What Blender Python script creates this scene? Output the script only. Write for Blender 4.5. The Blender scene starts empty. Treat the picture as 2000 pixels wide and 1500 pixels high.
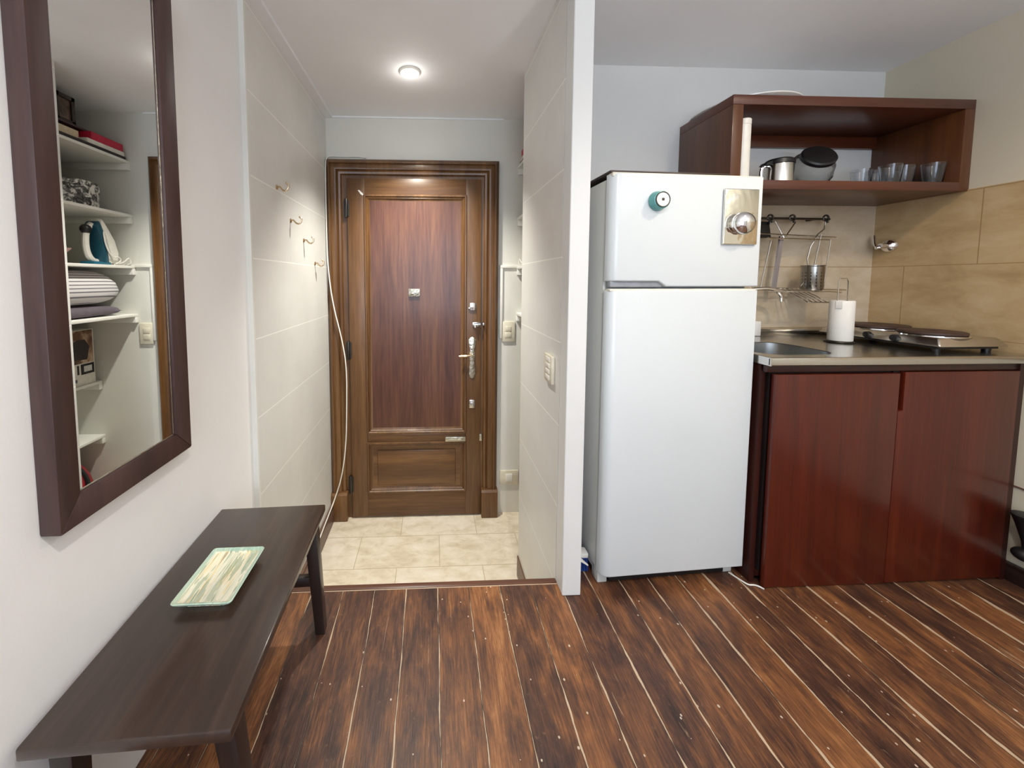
import bpy, bmesh, math, random
from mathutils import Vector, Matrix
PI = math.pi
random.seed(7)
SC = bpy.context.scene
COL = SC.collection

# ---------------------------------------------------------------- camera, world, lamps, exposure
cd = bpy.data.cameras.new('camera'); cam = bpy.data.objects.new('camera', cd); COL.objects.link(cam)
cd.sensor_width = 36.0; cd.lens = 714.81 / 2000 * 36.0
cd.shift_x = (1000 - 873.84) / 2000; cd.shift_y = (593.43 - 750) / 2000
cd.clip_start = 0.02
cam.location = (0, 0, 1.21); cam.rotation_euler = (PI / 2 - 0.0646, -0.0002, -0.0413)
SC.camera = cam
SC.view_settings.view_transform = 'Standard'; SC.view_settings.look = 'None'
SC.view_settings.exposure = 0.03; SC.view_settings.gamma = 1.0; SC.view_settings.use_curve_mapping = False
SC.cycles.use_denoising = True
SC.cycles.max_bounces = 10; SC.cycles.diffuse_bounces = 5; SC.cycles.glossy_bounces = 6; SC.cycles.transmission_bounces = 8
SC.cycles.caustics_reflective = False; SC.cycles.caustics_refractive = False
w = bpy.data.worlds.new('world'); SC.world = w; w.use_nodes = True
w.node_tree.nodes['Background'].inputs[0].default_value = (0.62, 0.76, 1.0, 1)
w.node_tree.nodes['Background'].inputs[1].default_value = 1.2


def lamp(name, kind, loc, energy, color, size=0.05, target=None, **k):
    l = bpy.data.lights.new(name, kind); o = bpy.data.objects.new(name, l); COL.objects.link(o)
    o.location = loc; l.energy = energy; l.color = color
    if kind == 'AREA':
        l.shape = 'RECTANGLE'; l.size = size; l.size_y = k.get('size_y', size)
    else:
        l.shadow_soft_size = size
    if kind == 'SPOT':
        l.spot_size = k.get('cone', 2.4); l.spot_blend = k.get('blend', 0.6)
    if target is not None:
        d = Vector(target) - Vector(loc); o.rotation_euler = d.to_track_quat('-Z', 'Y').to_euler()
    return o


lamp('room_lamp', 'SPOT', (1.40, 0.72, 2.24), 30, (1.0, 0.84, 0.64), 0.04, target=(1.40, 0.72, 0), cone=2.9, blend=0.8)
lamp('hall_spot', 'SPOT', (-0.117, 2.031, 2.285), 190, (1.0, 0.965, 0.87), 0.03, target=(-0.117, 2.48, 0), cone=1.75, blend=1.0)
lamp('hall_bulb', 'POINT', (-0.117, 2.031, 2.26), 0.5, (1.0, 0.97, 0.9), 0.03)
lamp('room_spot', 'SPOT', (0.33, -0.18, 2.25), 62, (1.0, 0.94, 0.86), 0.03, target=(0.33, -0.18, 0), cone=2.75, blend=0.7)
lamp('ceiling_bounce_fill', 'SPOT', (1.2, -0.7, 1.45), 135, (0.98, 0.97, 1.0), 0.12, target=(1.2, -0.7, 3), cone=2.9, blend=0.6)  # added unseen fill: shines up so bounced light brightens ceiling and room
lamp('window_daylight', 'AREA', (-0.1, -2.42, 1.35), 46, (0.74, 0.86, 1.0), 1.9, target=(-0.1, 5, 1.35), size_y=1.7)


# ---------------------------------------------------------------- node helpers
def lin(c):
    return tuple(((v / 255) / 12.92 if v / 255 <= 0.04045 else ((v / 255 + 0.055) / 1.055) ** 2.4) for v in c[:3]) + (1.0,)


class N:
    def __init__(s, name):
        m = bpy.data.materials.new(name); m.use_nodes = True
        s.m = m; s.t = m.node_tree; s.b = s.t.nodes['Principled BSDF']; s.l = s.t.links

    def n(s, typ, **k):
        x = s.t.nodes.new(typ)
        for a, v in k.items(): setattr(x, a, v)
        return x

    def put(s, sock, v):
        if hasattr(v, 'is_output') or isinstance(v, bpy.types.NodeSocket): s.l.new(v, sock)
        elif isinstance(v, (tuple, list)) and len(v) == 3 and sock.type == 'RGBA': sock.default_value = lin(v)
        else: sock.default_value = v

    def math(s, op, a, b=0.0, c=None):
        x = s.n('ShaderNodeMath', operation=op)
        s.put(x.inputs[0], a); s.put(x.inputs[1], b)
        if c is not None: s.put(x.inputs[2], c)
        return x.outputs[0]

    def co(s):
        return s.n('ShaderNodeTexCoord').outputs['Object']

    def xyz(s):
        x = s.n('ShaderNodeSeparateXYZ'); s.l.new(s.co(), x.inputs[0]); return x.outputs

    def map(s, scale, vec=None, loc=(0, 0, 0)):
        x = s.n('ShaderNodeMapping'); s.l.new(vec or s.co(), x.inputs[0])
        x.inputs['Scale'].default_value = scale; x.inputs['Location'].default_value = loc
        return x.outputs[0]

    def noise(s, vec, scale=1.0, detail=4.0, rough=0.55, dist=0.0):
        x = s.n('ShaderNodeTexNoise'); s.l.new(vec, x.inputs['Vector'])
        x.inputs['Scale'].default_value = scale; x.inputs['Detail'].default_value = detail
        x.inputs['Roughness'].default_value = rough; x.inputs['Distortion'].default_value = dist
        return x.outputs['Fac']

    def ramp(s, fac, stops):
        x = s.n('ShaderNodeValToRGB'); s.put(x.inputs[0], fac); e = x.color_ramp.elements
        while len(e) < len(stops): e.new(0.5)
        for i, (p, c) in enumerate(stops):
            e[i].position = p; e[i].color = lin(c) if max(c) > 1 or len(c) == 3 else c
        return x.outputs[0]

    def mix(s, fac, a, b):
        x = s.n('ShaderNodeMix', data_type='RGBA'); s.put(x.inputs['Factor'], fac)
        s.put(x.inputs['A'] if False else x.inputs[6], a); s.put(x.inputs[7], b)
        return x.outputs[2]

    def bump(s, h, strength=0.2, dist=0.01):
        x = s.n('ShaderNodeBump'); x.inputs['Strength'].default_value = strength; x.inputs['Distance'].default_value = dist
        s.l.new(h, x.inputs['Height']); s.l.new(x.outputs[0], s.b.inputs['Normal'])

    def set(s, **k):
        names = dict(color='Base Color', rough='Roughness', metal='Metallic', coat='Coat Weight', coat_rough='Coat Roughness',
                     trans='Transmission Weight', ior='IOR', spec='Specular IOR Level', alpha='Alpha')
        for a, v in k.items(): s.put(s.b.inputs[names[a]], v)
        return s


def paint(name, c, rough=0.6, bump=0.08, scale=90, var=4):
    s = N(name); f = s.noise(s.co(), 2.2, 3)
    c2 = tuple(max(0, v - var) for v in c); c1 = tuple(min(255, v + var // 2) for v in c)
    s.set(color=s.ramp(f, [(0.3, c2), (0.7, c1)]), rough=rough)
    if bump: s.bump(s.noise(s.co(), scale, 4), bump, 0.004)
    return s.m


def plain(name, c, rough=0.5, metal=0.0, var=0.05, **k):
    s = N(name); f = s.noise(s.co(), 25, 2)
    s.set(color=s.ramp(f, [(0.3, tuple(v * (1 - var) for v in c)), (0.7, tuple(min(255, v * (1 + var)) for v in c))]), rough=rough, metal=metal, **k)
    return s.m


def wood(name, cols, axis=2, rough=0.4, coat=0.0, fine=70, spread=5.0, bump=0.05, contrast=(0.3, 0.5, 0.7), stretch=0.06, coat_rough=0.15):
    s = N(name); sc = [1, 1, 1]; sc[axis] = stretch
    v = s.map(sc)
    a = s.noise(v, spread, 4, 0.6, 0.6); b = s.noise(v, fine, 3, 0.6)
    f = s.math('ADD', s.math('MULTIPLY', a, 0.65), s.math('MULTIPLY', b, 0.35))
    s.set(color=s.ramp(f, list(zip(contrast, cols))), rough=rough, coat=coat, coat_rough=coat_rough)
    s.bump(b, bump, 0.003)
    return s.m


def metal(name, c, rough=0.2, wave=0.0, ws=8):
    s = N(name); s.set(color=tuple(c), metal=1.0, rough=rough)
    f = s.noise(s.co(), 60, 2); s.set(rough=s.math('ADD', s.math('MULTIPLY', f, 0.12), max(0.0, rough - 0.06)))
    if wave: s.bump(s.noise(s.co(), ws, 2), wave, 0.02)
    return s.m


# ---------------------------------------------------------------- mesh helpers
class B:
    """collects shapes in one bmesh"""
    def __init__(s, off=(0, 0, 0)):
        s.bm = bmesh.new(); s.off = Vector(off)

    def _merge(s, t):
        me = bpy.data.meshes.new('tmp'); t.to_mesh(me); t.free(); s.bm.from_mesh(me); bpy.data.meshes.remove(me)

    def box(s, x0, x1, y0, y1, z0, z1, bev=0.0, seg=2, rot=None, piv=None):
        t = bmesh.new(); bmesh.ops.create_cube(t, size=1)
        for v in t.verts: v.co = Vector(((x0 + x1) / 2 + v.co.x * (x1 - x0), (y0 + y1) / 2 + v.co.y * (y1 - y0), (z0 + z1) / 2 + v.co.z * (z1 - z0)))
        if bev: bmesh.ops.bevel(t, geom=t.edges[:], offset=bev, segments=seg, affect='EDGES', profile=0.5)
        if rot is not None:
            p = Vector(piv if piv else ((x0 + x1) / 2, (y0 + y1) / 2, (z0 + z1) / 2))
            for v in t.verts: v.co = rot @ (v.co - p) + p
        s._merge(t); return s

    def hexa(s, bot, top, bev=0.0):
        """eight corners: four below, four above, both counter-clockwise"""
        t = bmesh.new(); a = [t.verts.new(p) for p in bot]; b = [t.verts.new(p) for p in top]
        t.faces.new(a[::-1]); t.faces.new(b)
        for i in range(4): t.faces.new((a[i], a[(i + 1) % 4], b[(i + 1) % 4], b[i]))
        bmesh.ops.recalc_face_normals(t, faces=t.faces[:])
        if bev: bmesh.ops.bevel(t, geom=t.edges[:], offset=bev, segments=2, affect='EDGES', profile=0.5)
        s._merge(t); return s

    def prism(s, poly, axis, a0, a1, bev=0.0, seg=2):
        """2-D outline extruded along an axis; poly is in the two other axes, in order"""
        t = bmesh.new(); ix = [i for i in range(3) if i != axis]
        def mk(p, a):
            v = [0, 0, 0]; v[ix[0]] = p[0]; v[ix[1]] = p[1]; v[axis] = a; return t.verts.new(v)
        lo = [mk(p, a0) for p in poly]; hi = [mk(p, a1) for p in poly]; n = len(poly)
        t.faces.new(lo); t.faces.new(hi[::-1])
        for i in range(n): t.faces.new((lo[i], hi[i], hi[(i + 1) % n], lo[(i + 1) % n]))
        bmesh.ops.recalc_face_normals(t, faces=t.faces[:])
        if bev:
            caps = [e for e in t.edges if abs(e.verts[0].co[axis] - e.verts[1].co[axis]) < 1e-7]
            bmesh.ops.bevel(t, geom=caps, offset=bev, segments=seg, affect='EDGES', profile=0.5)
        s._merge(t); return s

    def lathe(s, prof, c=(0, 0, 0), seg=32, axis='Z', rot=None, cap=True):
        t = bmesh.new(); rings = []
        for r, z in prof:
            ring = []
            for i in range(seg):
                a = 2 * PI * i / seg; p = Vector((r * math.cos(a), r * math.sin(a), z))
                if axis == 'Y': p = Vector((p.x, -p.z, p.y))
                if axis == 'X': p = Vector((p.z, p.y, -p.x))
                if rot is not None: p = rot @ p
                ring.append(t.verts.new(p + Vector(c)))
            rings.append(ring)
        for j in range(len(rings) - 1):
            for i in range(seg):
                k = (i + 1) % seg; t.faces.new((rings[j][i], rings[j][k], rings[j + 1][k], rings[j + 1][i]))
        if cap:
            t.faces.new(rings[0][::-1]); t.faces.new(rings[-1])
        bmesh.ops.recalc_face_normals(t, faces=t.faces[:])
        s._merge(t); return s

    def ball(s, c, r, seg=24, squash=(1, 1, 1)):
        t = bmesh.new(); bmesh.ops.create_uvsphere(t, u_segments=seg, v_segments=seg // 2, radius=1)
        for v in t.verts: v.co = Vector((v.co.x * r * squash[0], v.co.y * r * squash[1], v.co.z * r * squash[2])) + Vector(c)
        s._merge(t); return s

    def tube(s, pts, r, seg=8, closed=False, smooth=0):
        pts = [Vector(p) for p in pts]
        for _ in range(smooth):
            q = []
            n = len(pts)
            rng = range(n) if closed else range(n - 1)
            if not closed: q.append(pts[0])
            for i in rng:
                a, b = pts[i], pts[(i + 1) % n]; q += [a * 0.75 + b * 0.25, a * 0.25 + b * 0.75]
            if not closed: q.append(pts[-1])
            pts = q
        t = bmesh.new(); n = len(pts); rings = []; up = None
        for i, p in enumerate(pts):
            if closed: d = pts[(i + 1) % n] - pts[i - 1]
            else: d = pts[min(i + 1, n - 1)] - pts[max(i - 1, 0)]
            d.normalize()
            if up is None: up = d.orthogonal().normalized()
            up = (up - d * up.dot(d)); up = up.normalized() if up.length > 1e-6 else d.orthogonal().normalized()
            sd = d.cross(up); rr = r[i * len(r) // n] if isinstance(r, (list, tuple)) else r
            rings.append([t.verts.new(p + (up * math.cos(2 * PI * k / seg) + sd * math.sin(2 * PI * k / seg)) * rr) for k in range(seg)])
        m = n if closed else n - 1
        for j in range(m):
            for k in range(seg):
                k2 = (k + 1) % seg; t.faces.new((rings[j][k], rings[j][k2], rings[(j + 1) % n][k2], rings[(j + 1) % n][k]))
        if not closed: t.faces.new(rings[0][::-1]); t.faces.new(rings[-1])
        bmesh.ops.recalc_face_normals(t, faces=t.faces[:])
        s._merge(t); return s

    def obj(s, name, mat, parent=None, smooth=35, local=False):
        """link as ONE mesh object; coordinates are world ones unless local, the origin goes to the parent's place"""
        o_loc = Vector((0, 0, 0))
        if parent is not None and not local:
            p = parent
            while p is not None: o_loc += p.location; p = p.parent
            bmesh.ops.translate(s.bm, verts=s.bm.verts[:], vec=-o_loc)
        me = bpy.data.meshes.new(name); s.bm.to_mesh(me); s.bm.free()
        me.materials.append(mat)
        o = bpy.data.objects.new(name, me); COL.objects.link(o)
        if parent is not None: o.parent = parent
        if smooth:
            for p in me.polygons: p.use_smooth = True
            me.set_sharp_from_angle(angle=math.radians(smooth))
        return o

    def solo(s, name, mat, label, cat, group=None, smooth=35):
        """a thing that is one mesh: origin at the middle of its base"""
        xs = [v.co for v in s.bm.verts]
        c = Vector(((min(v.x for v in xs) + max(v.x for v in xs)) / 2, (min(v.y for v in xs) + max(v.y for v in xs)) / 2, min(v.z for v in xs)))
        bmesh.ops.translate(s.bm, verts=s.bm.verts[:], vec=-c)
        o = s.obj(name, mat, None, smooth); o.location = c
        return tag(o, label, cat, group)

    def struct(s, name, mat, parent=None, smooth=0):
        o = s.obj(name, mat, parent, smooth)
        if parent is None: o['kind'] = 'structure'
        return o


def tag(o, label, cat, group=None):
    o['label'] = label; o['category'] = cat
    if group: o['group'] = group
    return o


def thing(name, label, cat, loc, rotz=0.0, group=None):
    o = bpy.data.objects.new(name, None); COL.objects.link(o); o.empty_display_size = 0.05
    o.location = loc; o.rotation_euler = (0, 0, rotz)
    return tag(o, label, cat, group)


def copy_thing(o, loc, label, rotz=None):
    c = o.copy(); COL.objects.link(c); c.location = loc; c['label'] = label
    if rotz is not None: c.rotation_euler = (0, 0, rotz)
    for ch in list(o.children):
        d = ch.copy(); COL.objects.link(d); d.parent = c
        for g in list(ch.children):
            e = g.copy(); COL.objects.link(e); e.parent = d
    return c


# ---------------------------------------------------------------- key planes (metres; camera at 0,0)
XW = -0.74      # white wall on the left
XT = -0.72      # face of the tiled hall wall
YT = 1.51       # where the hall wall starts
CP = 0.4946     # hall face of the pier
CQ = 0.567      # kitchen face of the pier
YP = 1.31       # front of the pier
YPB = 2.009     # back of the pier
YF = 2.586      # far wall with the door
YK = 1.86       # kitchen back wall
XR = 2.3336     # kitchen right wall
ZH, ZK = 2.318, 2.278
SZ = -0.506     # hall floor
YE = 1.385      # edge of the wooden floor
YB = -2.5       # wall behind the camera
XN = 1.20       # niche right wall

# ---------------------------------------------------------------- materials
M = {}
M['white_wall'] = paint('white_wall_paint', (236, 236, 236), 0.55, 0.10, 120)
M['ceiling'] = paint('ceiling_paint', (238, 239, 241), 0.7, 0.06, 80)
M['kitchen_wall'] = paint('kitchen_wall_paint', (214, 215, 214), 0.65, 0.08, 100)
M['cream_wall'] = paint('cream_wall_paint', (206, 198, 177), 0.6, 0.06, 100)
M['hall_wall'] = paint('hall_wall_paint', (220, 219, 211), 0.6, 0.08, 100)
M['post'] = paint('post_paint', (220, 221, 219), 0.5, 0.05, 90)
M['trim_white'] = paint('trim_white_paint', (226, 226, 220), 0.45, 0.03, 90)


def cladding(name, axis):
    s = N(name); o = s.xyz(); z = o['Z']; h = o['Y']
    row = s.math('DIVIDE', s.math('ADD', z, 0.6735), 0.3285)
    fr = s.math('FRACT', row); d = s.math('MINIMUM', fr, s.math('SUBTRACT', 1.0, fr))
    line = s.math('LESS_THAN', d, 0.0075)
    idx = s.math('FLOOR', row)
    col = s.math('FRACT', s.math('ADD', s.math('DIVIDE', h, 0.62), s.math('MULTIPLY', idx, 0.5)))
    d2 = s.math('MINIMUM', col, s.math('SUBTRACT', 1.0, col)); vl = s.math('LESS_THAN', d2, 0.0022)
    f = s.noise(s.map((3, 3, 3)), 1.3, 5)
    base = s.ramp(f, [(0.3, (212, 212, 208)), (0.7, (221, 221, 217))])
    c = s.mix(s.math('MULTIPLY', vl, 0.35), base, (228, 228, 222))
    c = s.mix(line, c, (240, 240, 234))
    s.set(color=c, rough=0.42)
    s.bump(s.math('SUBTRACT', 1.0, line), 0.25, 0.002)
    return s.m


M['clad'] = cladding('pale_grey_wall_tile', 1)


def hall_tiles():
    s = N('travertine_floor_tile'); o = s.xyz()
    row = s.math('DIVIDE', s.math('SUBTRACT', o['Y'], 1.82), 0.272); ri = s.math('FLOOR', row); rf = s.math('FRACT', row)
    off = s.math('MULTIPLY', s.math('MODULO', ri, 2.0), 0.5)
    cx = s.math('ADD', s.math('DIVIDE', s.math('ADD', o['X'], 0.216 + 5.14), 0.514), off)
    cf = s.math('FRACT', cx); ci = s.math('FLOOR', cx)
    d1 = s.math('MULTIPLY', s.math('MINIMUM', rf, s.math('SUBTRACT', 1.0, rf)), 0.272)
    d2 = s.math('MULTIPLY', s.math('MINIMUM', cf, s.math('SUBTRACT', 1.0, cf)), 0.514)
    line = s.math('LESS_THAN', s.math('MINIMUM', d1, d2), 0.002)
    f = s.noise(s.map((5, 9, 5)), 1.6, 7, 0.68, 0.5)
    w_ = s.n('ShaderNodeTexWhiteNoise', noise_dimensions='2D'); cb = s.n('ShaderNodeCombineXYZ')
    s.put(cb.inputs[0], ci); s.put(cb.inputs[1], ri); s.l.new(cb.outputs[0], w_.inputs[0])
    f = s.math('ADD', f, s.math('MULTIPLY', s.math('SUBTRACT', w_.outputs[0], 0.5), 0.1))
    base = s.ramp(f, [(0.3, (204, 190, 164)), (0.5, (226, 215, 194)), (0.7, (238, 230, 214))])
    s.set(color=s.mix(line, base, (186, 170, 140)), rough=0.35)
    s.bump(s.math('SUBTRACT', 1.0, line), 0.2, 0.002)
    return s.m


M['hall_tile'] = hall_tiles()


def kitchen_tiles(name, L, ph, cols):
    s = N(name); o = s.xyz()
    row = s.math('DIVIDE', s.math('SUBTRACT', o['Z'], 0.965 - 3.2), 0.3195); ri = s.math('FLOOR', row); rf = s.math('FRACT', row)
    h = s.math('ADD', o['Y'], s.math('MULTIPLY', o['X'], 1.0))
    off = s.math('MULTIPLY', s.math('MODULO', s.math('ADD', ri, 1.0), 2.0), 0.5)
    cx = s.math('ADD', s.math('DIVIDE', s.math('SUBTRACT', h, ph - 10 * L), L), off)
    cf = s.math('FRACT', cx)
    d1 = s.math('MULTIPLY', s.math('MINIMUM', rf, s.math('SUBTRACT', 1.0, rf)), 0.3195)
    d2 = s.math('MULTIPLY', s.math('MINIMUM', cf, s.math('SUBTRACT', 1.0, cf)), L)
    line = s.math('LESS_THAN', s.math('MINIMUM', d1, d2), 0.0016)
    f = s.noise(s.map((5, 5, 9)), 1.2, 6, 0.62, 0.4)
    base = s.ramp(f, list(zip((0.3, 0.5, 0.7), cols)))
    s.set(color=s.mix(line, base, (150, 122, 80)), rough=0.4)
    s.bump(s.math('SUBTRACT', 1.0, line), 0.2, 0.0015)
    return s.m


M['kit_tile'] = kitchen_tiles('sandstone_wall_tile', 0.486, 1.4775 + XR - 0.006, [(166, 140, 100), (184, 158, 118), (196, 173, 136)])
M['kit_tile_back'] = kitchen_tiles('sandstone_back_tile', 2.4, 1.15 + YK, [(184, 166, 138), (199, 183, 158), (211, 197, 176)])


def plank_floor():
    s = N('worn_pine_plank_floor'); o = s.xyz()
    W = 0.1218
    # joints wander a little along their length
    wob = s.math('MULTIPLY', s.math('SUBTRACT', s.noise(s.map((2.0, 5.0, 1)), 1.0, 3), 0.5), 0.012)
    px = s.math('DIVIDE', s.math('ADD', s.math('ADD', o['X'], 0.225 + W * 40), wob), W)
    i = s.math('FLOOR', px); fr = s.math('FRACT', px)
    d = s.math('MULTIPLY', s.math('MINIMUM', fr, s.math('SUBTRACT', 1.0, fr)), W)
    wn = s.n('ShaderNodeTexWhiteNoise', noise_dimensions='1D'); s.put(wn.inputs['W'], i)
    tone = wn.outputs['Value']
    # grain, shifted plank by plank
    cb = s.n('ShaderNodeCombineXYZ'); s.put(cb.inputs[0], s.math('ADD', o['X'], s.math('MULTIPLY', i, 3.71)))
    s.put(cb.inputs[1], s.math('MULTIPLY', o['Y'], 0.26)); s.put(cb.inputs[2], s.math('MULTIPLY', i, 1.93))
    g1 = s.noise(cb.outputs[0], 15, 5, 0.62, 1.6)
    cb2 = s.n('ShaderNodeCombineXYZ'); s.put(cb2.inputs[0], s.math('ADD', o['X'], s.math('MULTIPLY', i, 5.3)))
    s.put(cb2.inputs[1], s.math('MULTIPLY', o['Y'], 0.05)); s.put(cb2.inputs[2], i)
    g2 = s.noise(cb2.outputs[0], 210, 4, 0.7, 0.5)
    blot = s.noise(s.map((6.5, 3.2, 1)), 1.3, 5, 0.62, 0.8)
    f = s.math('ADD', s.math('ADD', s.math('MULTIPLY', g1, 0.52), s.math('MULTIPLY', g2, 0.50)), s.math('MULTIPLY', blot, 0.52))
    f = s.math('ADD', f, s.math('MULTIPLY', s.math('SUBTRACT', tone, 0.5), 0.17))
    f = s.math('SUBTRACT', f, 0.27)
    c = s.ramp(f, [(0.28, (46, 31, 27)), (0.42, (75, 49, 38)), (0.51, (102, 66, 43)), (0.62, (134, 87, 52)), (0.78, (170, 120, 77))])
    # knots
    v = s.n('ShaderNodeTexVoronoi', feature='F1'); s.l.new(s.map((5.2, 1.9, 1)), v.inputs['Vector']); v.inputs['Scale'].default_value = 1.0
    kn = s.math('LESS_THAN', v.outputs['Distance'], 0.085)
    c = s.mix(s.math('MULTIPLY', kn, 0.65), c, (48, 30, 22))
    scr = s.noise(s.map((260, 9, 1), loc=(2, 7, 0)), 1.0, 3, 0.7, 0.3)
    c = s.mix(s.math('MULTIPLY', s.math('MAXIMUM', s.math('SUBTRACT', scr, 0.52), 0.0), 2.6), c, (40, 28, 25))
    fl = s.noise(s.map((60, 40, 1), loc=(9, 3, 0)), 1.0, 5, 0.75)
    c = s.mix(s.math('MULTIPLY', s.math('MAXIMUM', s.math('SUBTRACT', fl, 0.60), 0.0), 2.2), c, (176, 138, 104))
    # worn pale streaks
    st = s.noise(s.map((34, 2.2, 1)), 1.6, 5, 0.7, 1.0)
    wear = s.noise(s.map((1.6, 1.4, 1), loc=(3, 1, 0)), 1.2, 3)
    stm = s.math('MULTIPLY', s.math('GREATER_THAN', s.math('ADD', st, s.math('ADD', s.math('MULTIPLY', wear, 0.45), s.math('MULTIPLY', s.math('MAXIMUM', s.math('SUBTRACT', o['X'], 0.45), 0.0), 0.045))), 0.93), 0.42)
    c = s.mix(stm, c, (190, 160, 128))
    # paint specks
    sp = s.n('ShaderNodeTexVoronoi', feature='F1'); s.l.new(s.map((24, 20, 1)), sp.inputs['Vector']); sp.inputs['Scale'].default_value = 1.0
    spk = s.math('LESS_THAN', sp.outputs['Distance'], s.math('MULTIPLY', s.noise(s.map((7, 7, 7)), 1.0, 2), 0.13))
    c = s.mix(s.math('MULTIPLY', spk, 0.8), c, (205, 190, 170))
    # pale filler in the joints, broader to the right of the room
    jn = s.noise(s.map((11, 3.2, 1), loc=(5, 2, 0)), 1.5, 4, 0.65)
    side = s.math('ADD', 0.0006, s.math('MULTIPLY', s.math('MAXIMUM', s.math('MINIMUM', s.math('SUBTRACT', o['X'], 0.2), 1.2), 0.0), 0.0016))
    width = s.math('MULTIPLY', s.math('ADD', side, 0.0004), s.math('ADD', 0.15, s.math('MULTIPLY', s.math('MAXIMUM', s.math('SUBTRACT', jn, 0.40), 0.0), 9.5)))
    jm = s.math('LESS_THAN', d, width)
    c = s.mix(s.math('LESS_THAN', d, 0.0022), c, (36, 24, 18))
    c = s.mix(s.math('MULTIPLY', jm, 0.85), c, (198, 176, 148))
    s.set(color=c, rough=s.math('ADD', 0.26, s.math('MULTIPLY', blot, 0.24)), spec=0.4)
    hgt = s.math('SUBTRACT', s.math('MULTIPLY', g2, 0.5), s.math('MULTIPLY', s.math('LESS_THAN', d, 0.002), 0.8))
    s.bump(s.math('ADD', hgt, s.math('MULTIPLY', st, 0.3)), 0.35, 0.003)
    return s.m


M['planks'] = plank_floor()
M['nosing'] = wood('dark_stained_nosing', [(58, 34, 26), (86, 54, 40), (112, 76, 56)], axis=0, rough=0.35)
M['skirting'] = wood('dark_stained_skirting', [(30, 18, 16), (44, 28, 24), (60, 40, 34)], axis=1, rough=0.4)
M['skirting_hall'] = wood('brown_stained_skirting', [(84, 60, 50), (102, 76, 64), (116, 90, 76)], axis=1, rough=0.4)
M['bench'] = wood('dark_lacquered_wood', [(38, 28, 23), (52, 39, 32), (70, 54, 45)], axis=1, rough=0.34, coat=0.35, bump=0.10, spread=9, stretch=0.1, coat_rough=0.12)
M['bench_leg'] = wood('dark_lacquered_leg_wood', [(24, 17, 16), (34, 25, 23), (46, 35, 32)], axis=2, rough=0.32, coat=0.2, spread=9, stretch=0.1)
M['mirror_frame'] = wood('wenge_frame_wood', [(50, 33, 32), (66, 45, 43), (82, 58, 55)], axis=2, rough=0.42, spread=9, stretch=0.08)
M['door_frame'] = wood('walnut_door_frame', [(66, 40, 18), (98, 66, 35), (130, 94, 56)], axis=2, rough=0.4, coat=0.15, spread=7)
M['door_rail'] = wood('walnut_door_rail', [(68, 42, 20), (98, 66, 36), (128, 92, 54)], axis=0, rough=0.38, coat=0.15, spread=7)
M['door_panel'] = wood('walnut_door_panel', [(66, 38, 31), (88, 54, 41), (111, 74, 51)], axis=2, rough=0.36, coat=0.2, spread=4.2, contrast=(0.38, 0.5, 0.64))
M['cabinet'] = wood('red_mahogany_veneer', [(58, 14, 4), (78, 22, 7), (97, 34, 12)], axis=2, rough=0.36, coat=0.18, spread=16, fine=120, stretch=0.03, coat_rough=0.14)
M['cabinet_dark'] = wood('dark_mahogany', [(34, 11, 7), (48, 16, 10), (62, 24, 15)], axis=2, rough=0.4, spread=12)
M['shelf_wood'] = wood('mahogany_shelf_wood', [(62, 28, 16), (82, 40, 23), (102, 54, 32)], axis=0, rough=0.36, coat=0.2, spread=10)
M['shelf_side'] = wood('mahogany_shelf_side_wood', [(66, 36, 18), (88, 50, 25), (110, 66, 34)], axis=2, rough=0.38, coat=0.15, spread=10)
M['steel'] = metal('brushed_steel', (0.62, 0.61, 0.58, 1), 0.20, 0.05, 14)
M['sink'] = metal('sink_steel', (0.40, 0.41, 0.41, 1), 0.32, 0.02, 10)
M['chrome'] = metal('chrome', (0.82, 0.82, 0.82, 1), 0.06)
M['wire'] = metal('plated_wire', (0.72, 0.70, 0.66, 1), 0.18)
M['brass'] = metal('aged_brass', (0.60, 0.46, 0.30, 1), 0.28)
M['pewter'] = metal('worn_nickel', (0.58, 0.55, 0.46, 1), 0.30, 0.2, 60)
M['dark_metal'] = metal('dark_iron', (0.08, 0.075, 0.07, 1), 0.4)
M['fridge'] = paint('fridge_white_enamel', (212, 218, 220), 0.22, 0.0, var=2)
M['fridge_body'] = paint('fridge_side_enamel', (206, 208, 204), 0.3, 0.0, var=3)
M['fridge_trim'] = plain('fridge_cream_trim', (222, 218, 204), 0.4)
M['gasket'] = plain('grey_gasket', (150, 154, 160), 0.5)
M['black'] = plain('black_plastic', (20, 20, 22), 0.42)
M['white_plastic'] = plain('white_plastic', (228, 226, 218), 0.35, var=0.02)
M['ivory_plastic'] = plain('ivory_plastic', (214, 208, 188), 0.4, var=0.03)
M['blue_plastic'] = plain('blue_plastic', (24, 52, 120), 0.4)
M['teal'] = plain('teal_enamel', (92, 158, 156), 0.3)
M['paper'] = paint('paper_towel', (236, 234, 228), 0.85, 0.25, 160)
M['cast_iron'] = plain('brown_cast_iron', (66, 46, 38), 0.55)
M['dark_board'] = wood('dark_board', [(34, 24, 20), (50, 38, 32), (70, 56, 48)], axis=0, rough=0.5)
M['white_dish'] = plain('white_glaze', (232, 230, 226), 0.2, var=0.01)
s = N('clear_glass'); s.set(color=(236, 240, 244), rough=0.02, trans=1.0, ior=1.45); M['glass'] = s.m
s = N('jar_glass'); s.set(color=(236, 240, 240), rough=0.04, trans=0.85, ior=1.42); M['jar_glass'] = s.m
s = N('mirror_silver'); s.set(color=(0.86, 0.87, 0.86, 1), metal=1.0, rough=0.0); M['mirror'] = s.m
s = N('lamp_glow'); s.b.inputs['Emission Color'].default_value = (1, 0.96, 0.9, 1); s.b.inputs['Emission Strength'].default_value = 40; M['glow'] = s.m

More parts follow.
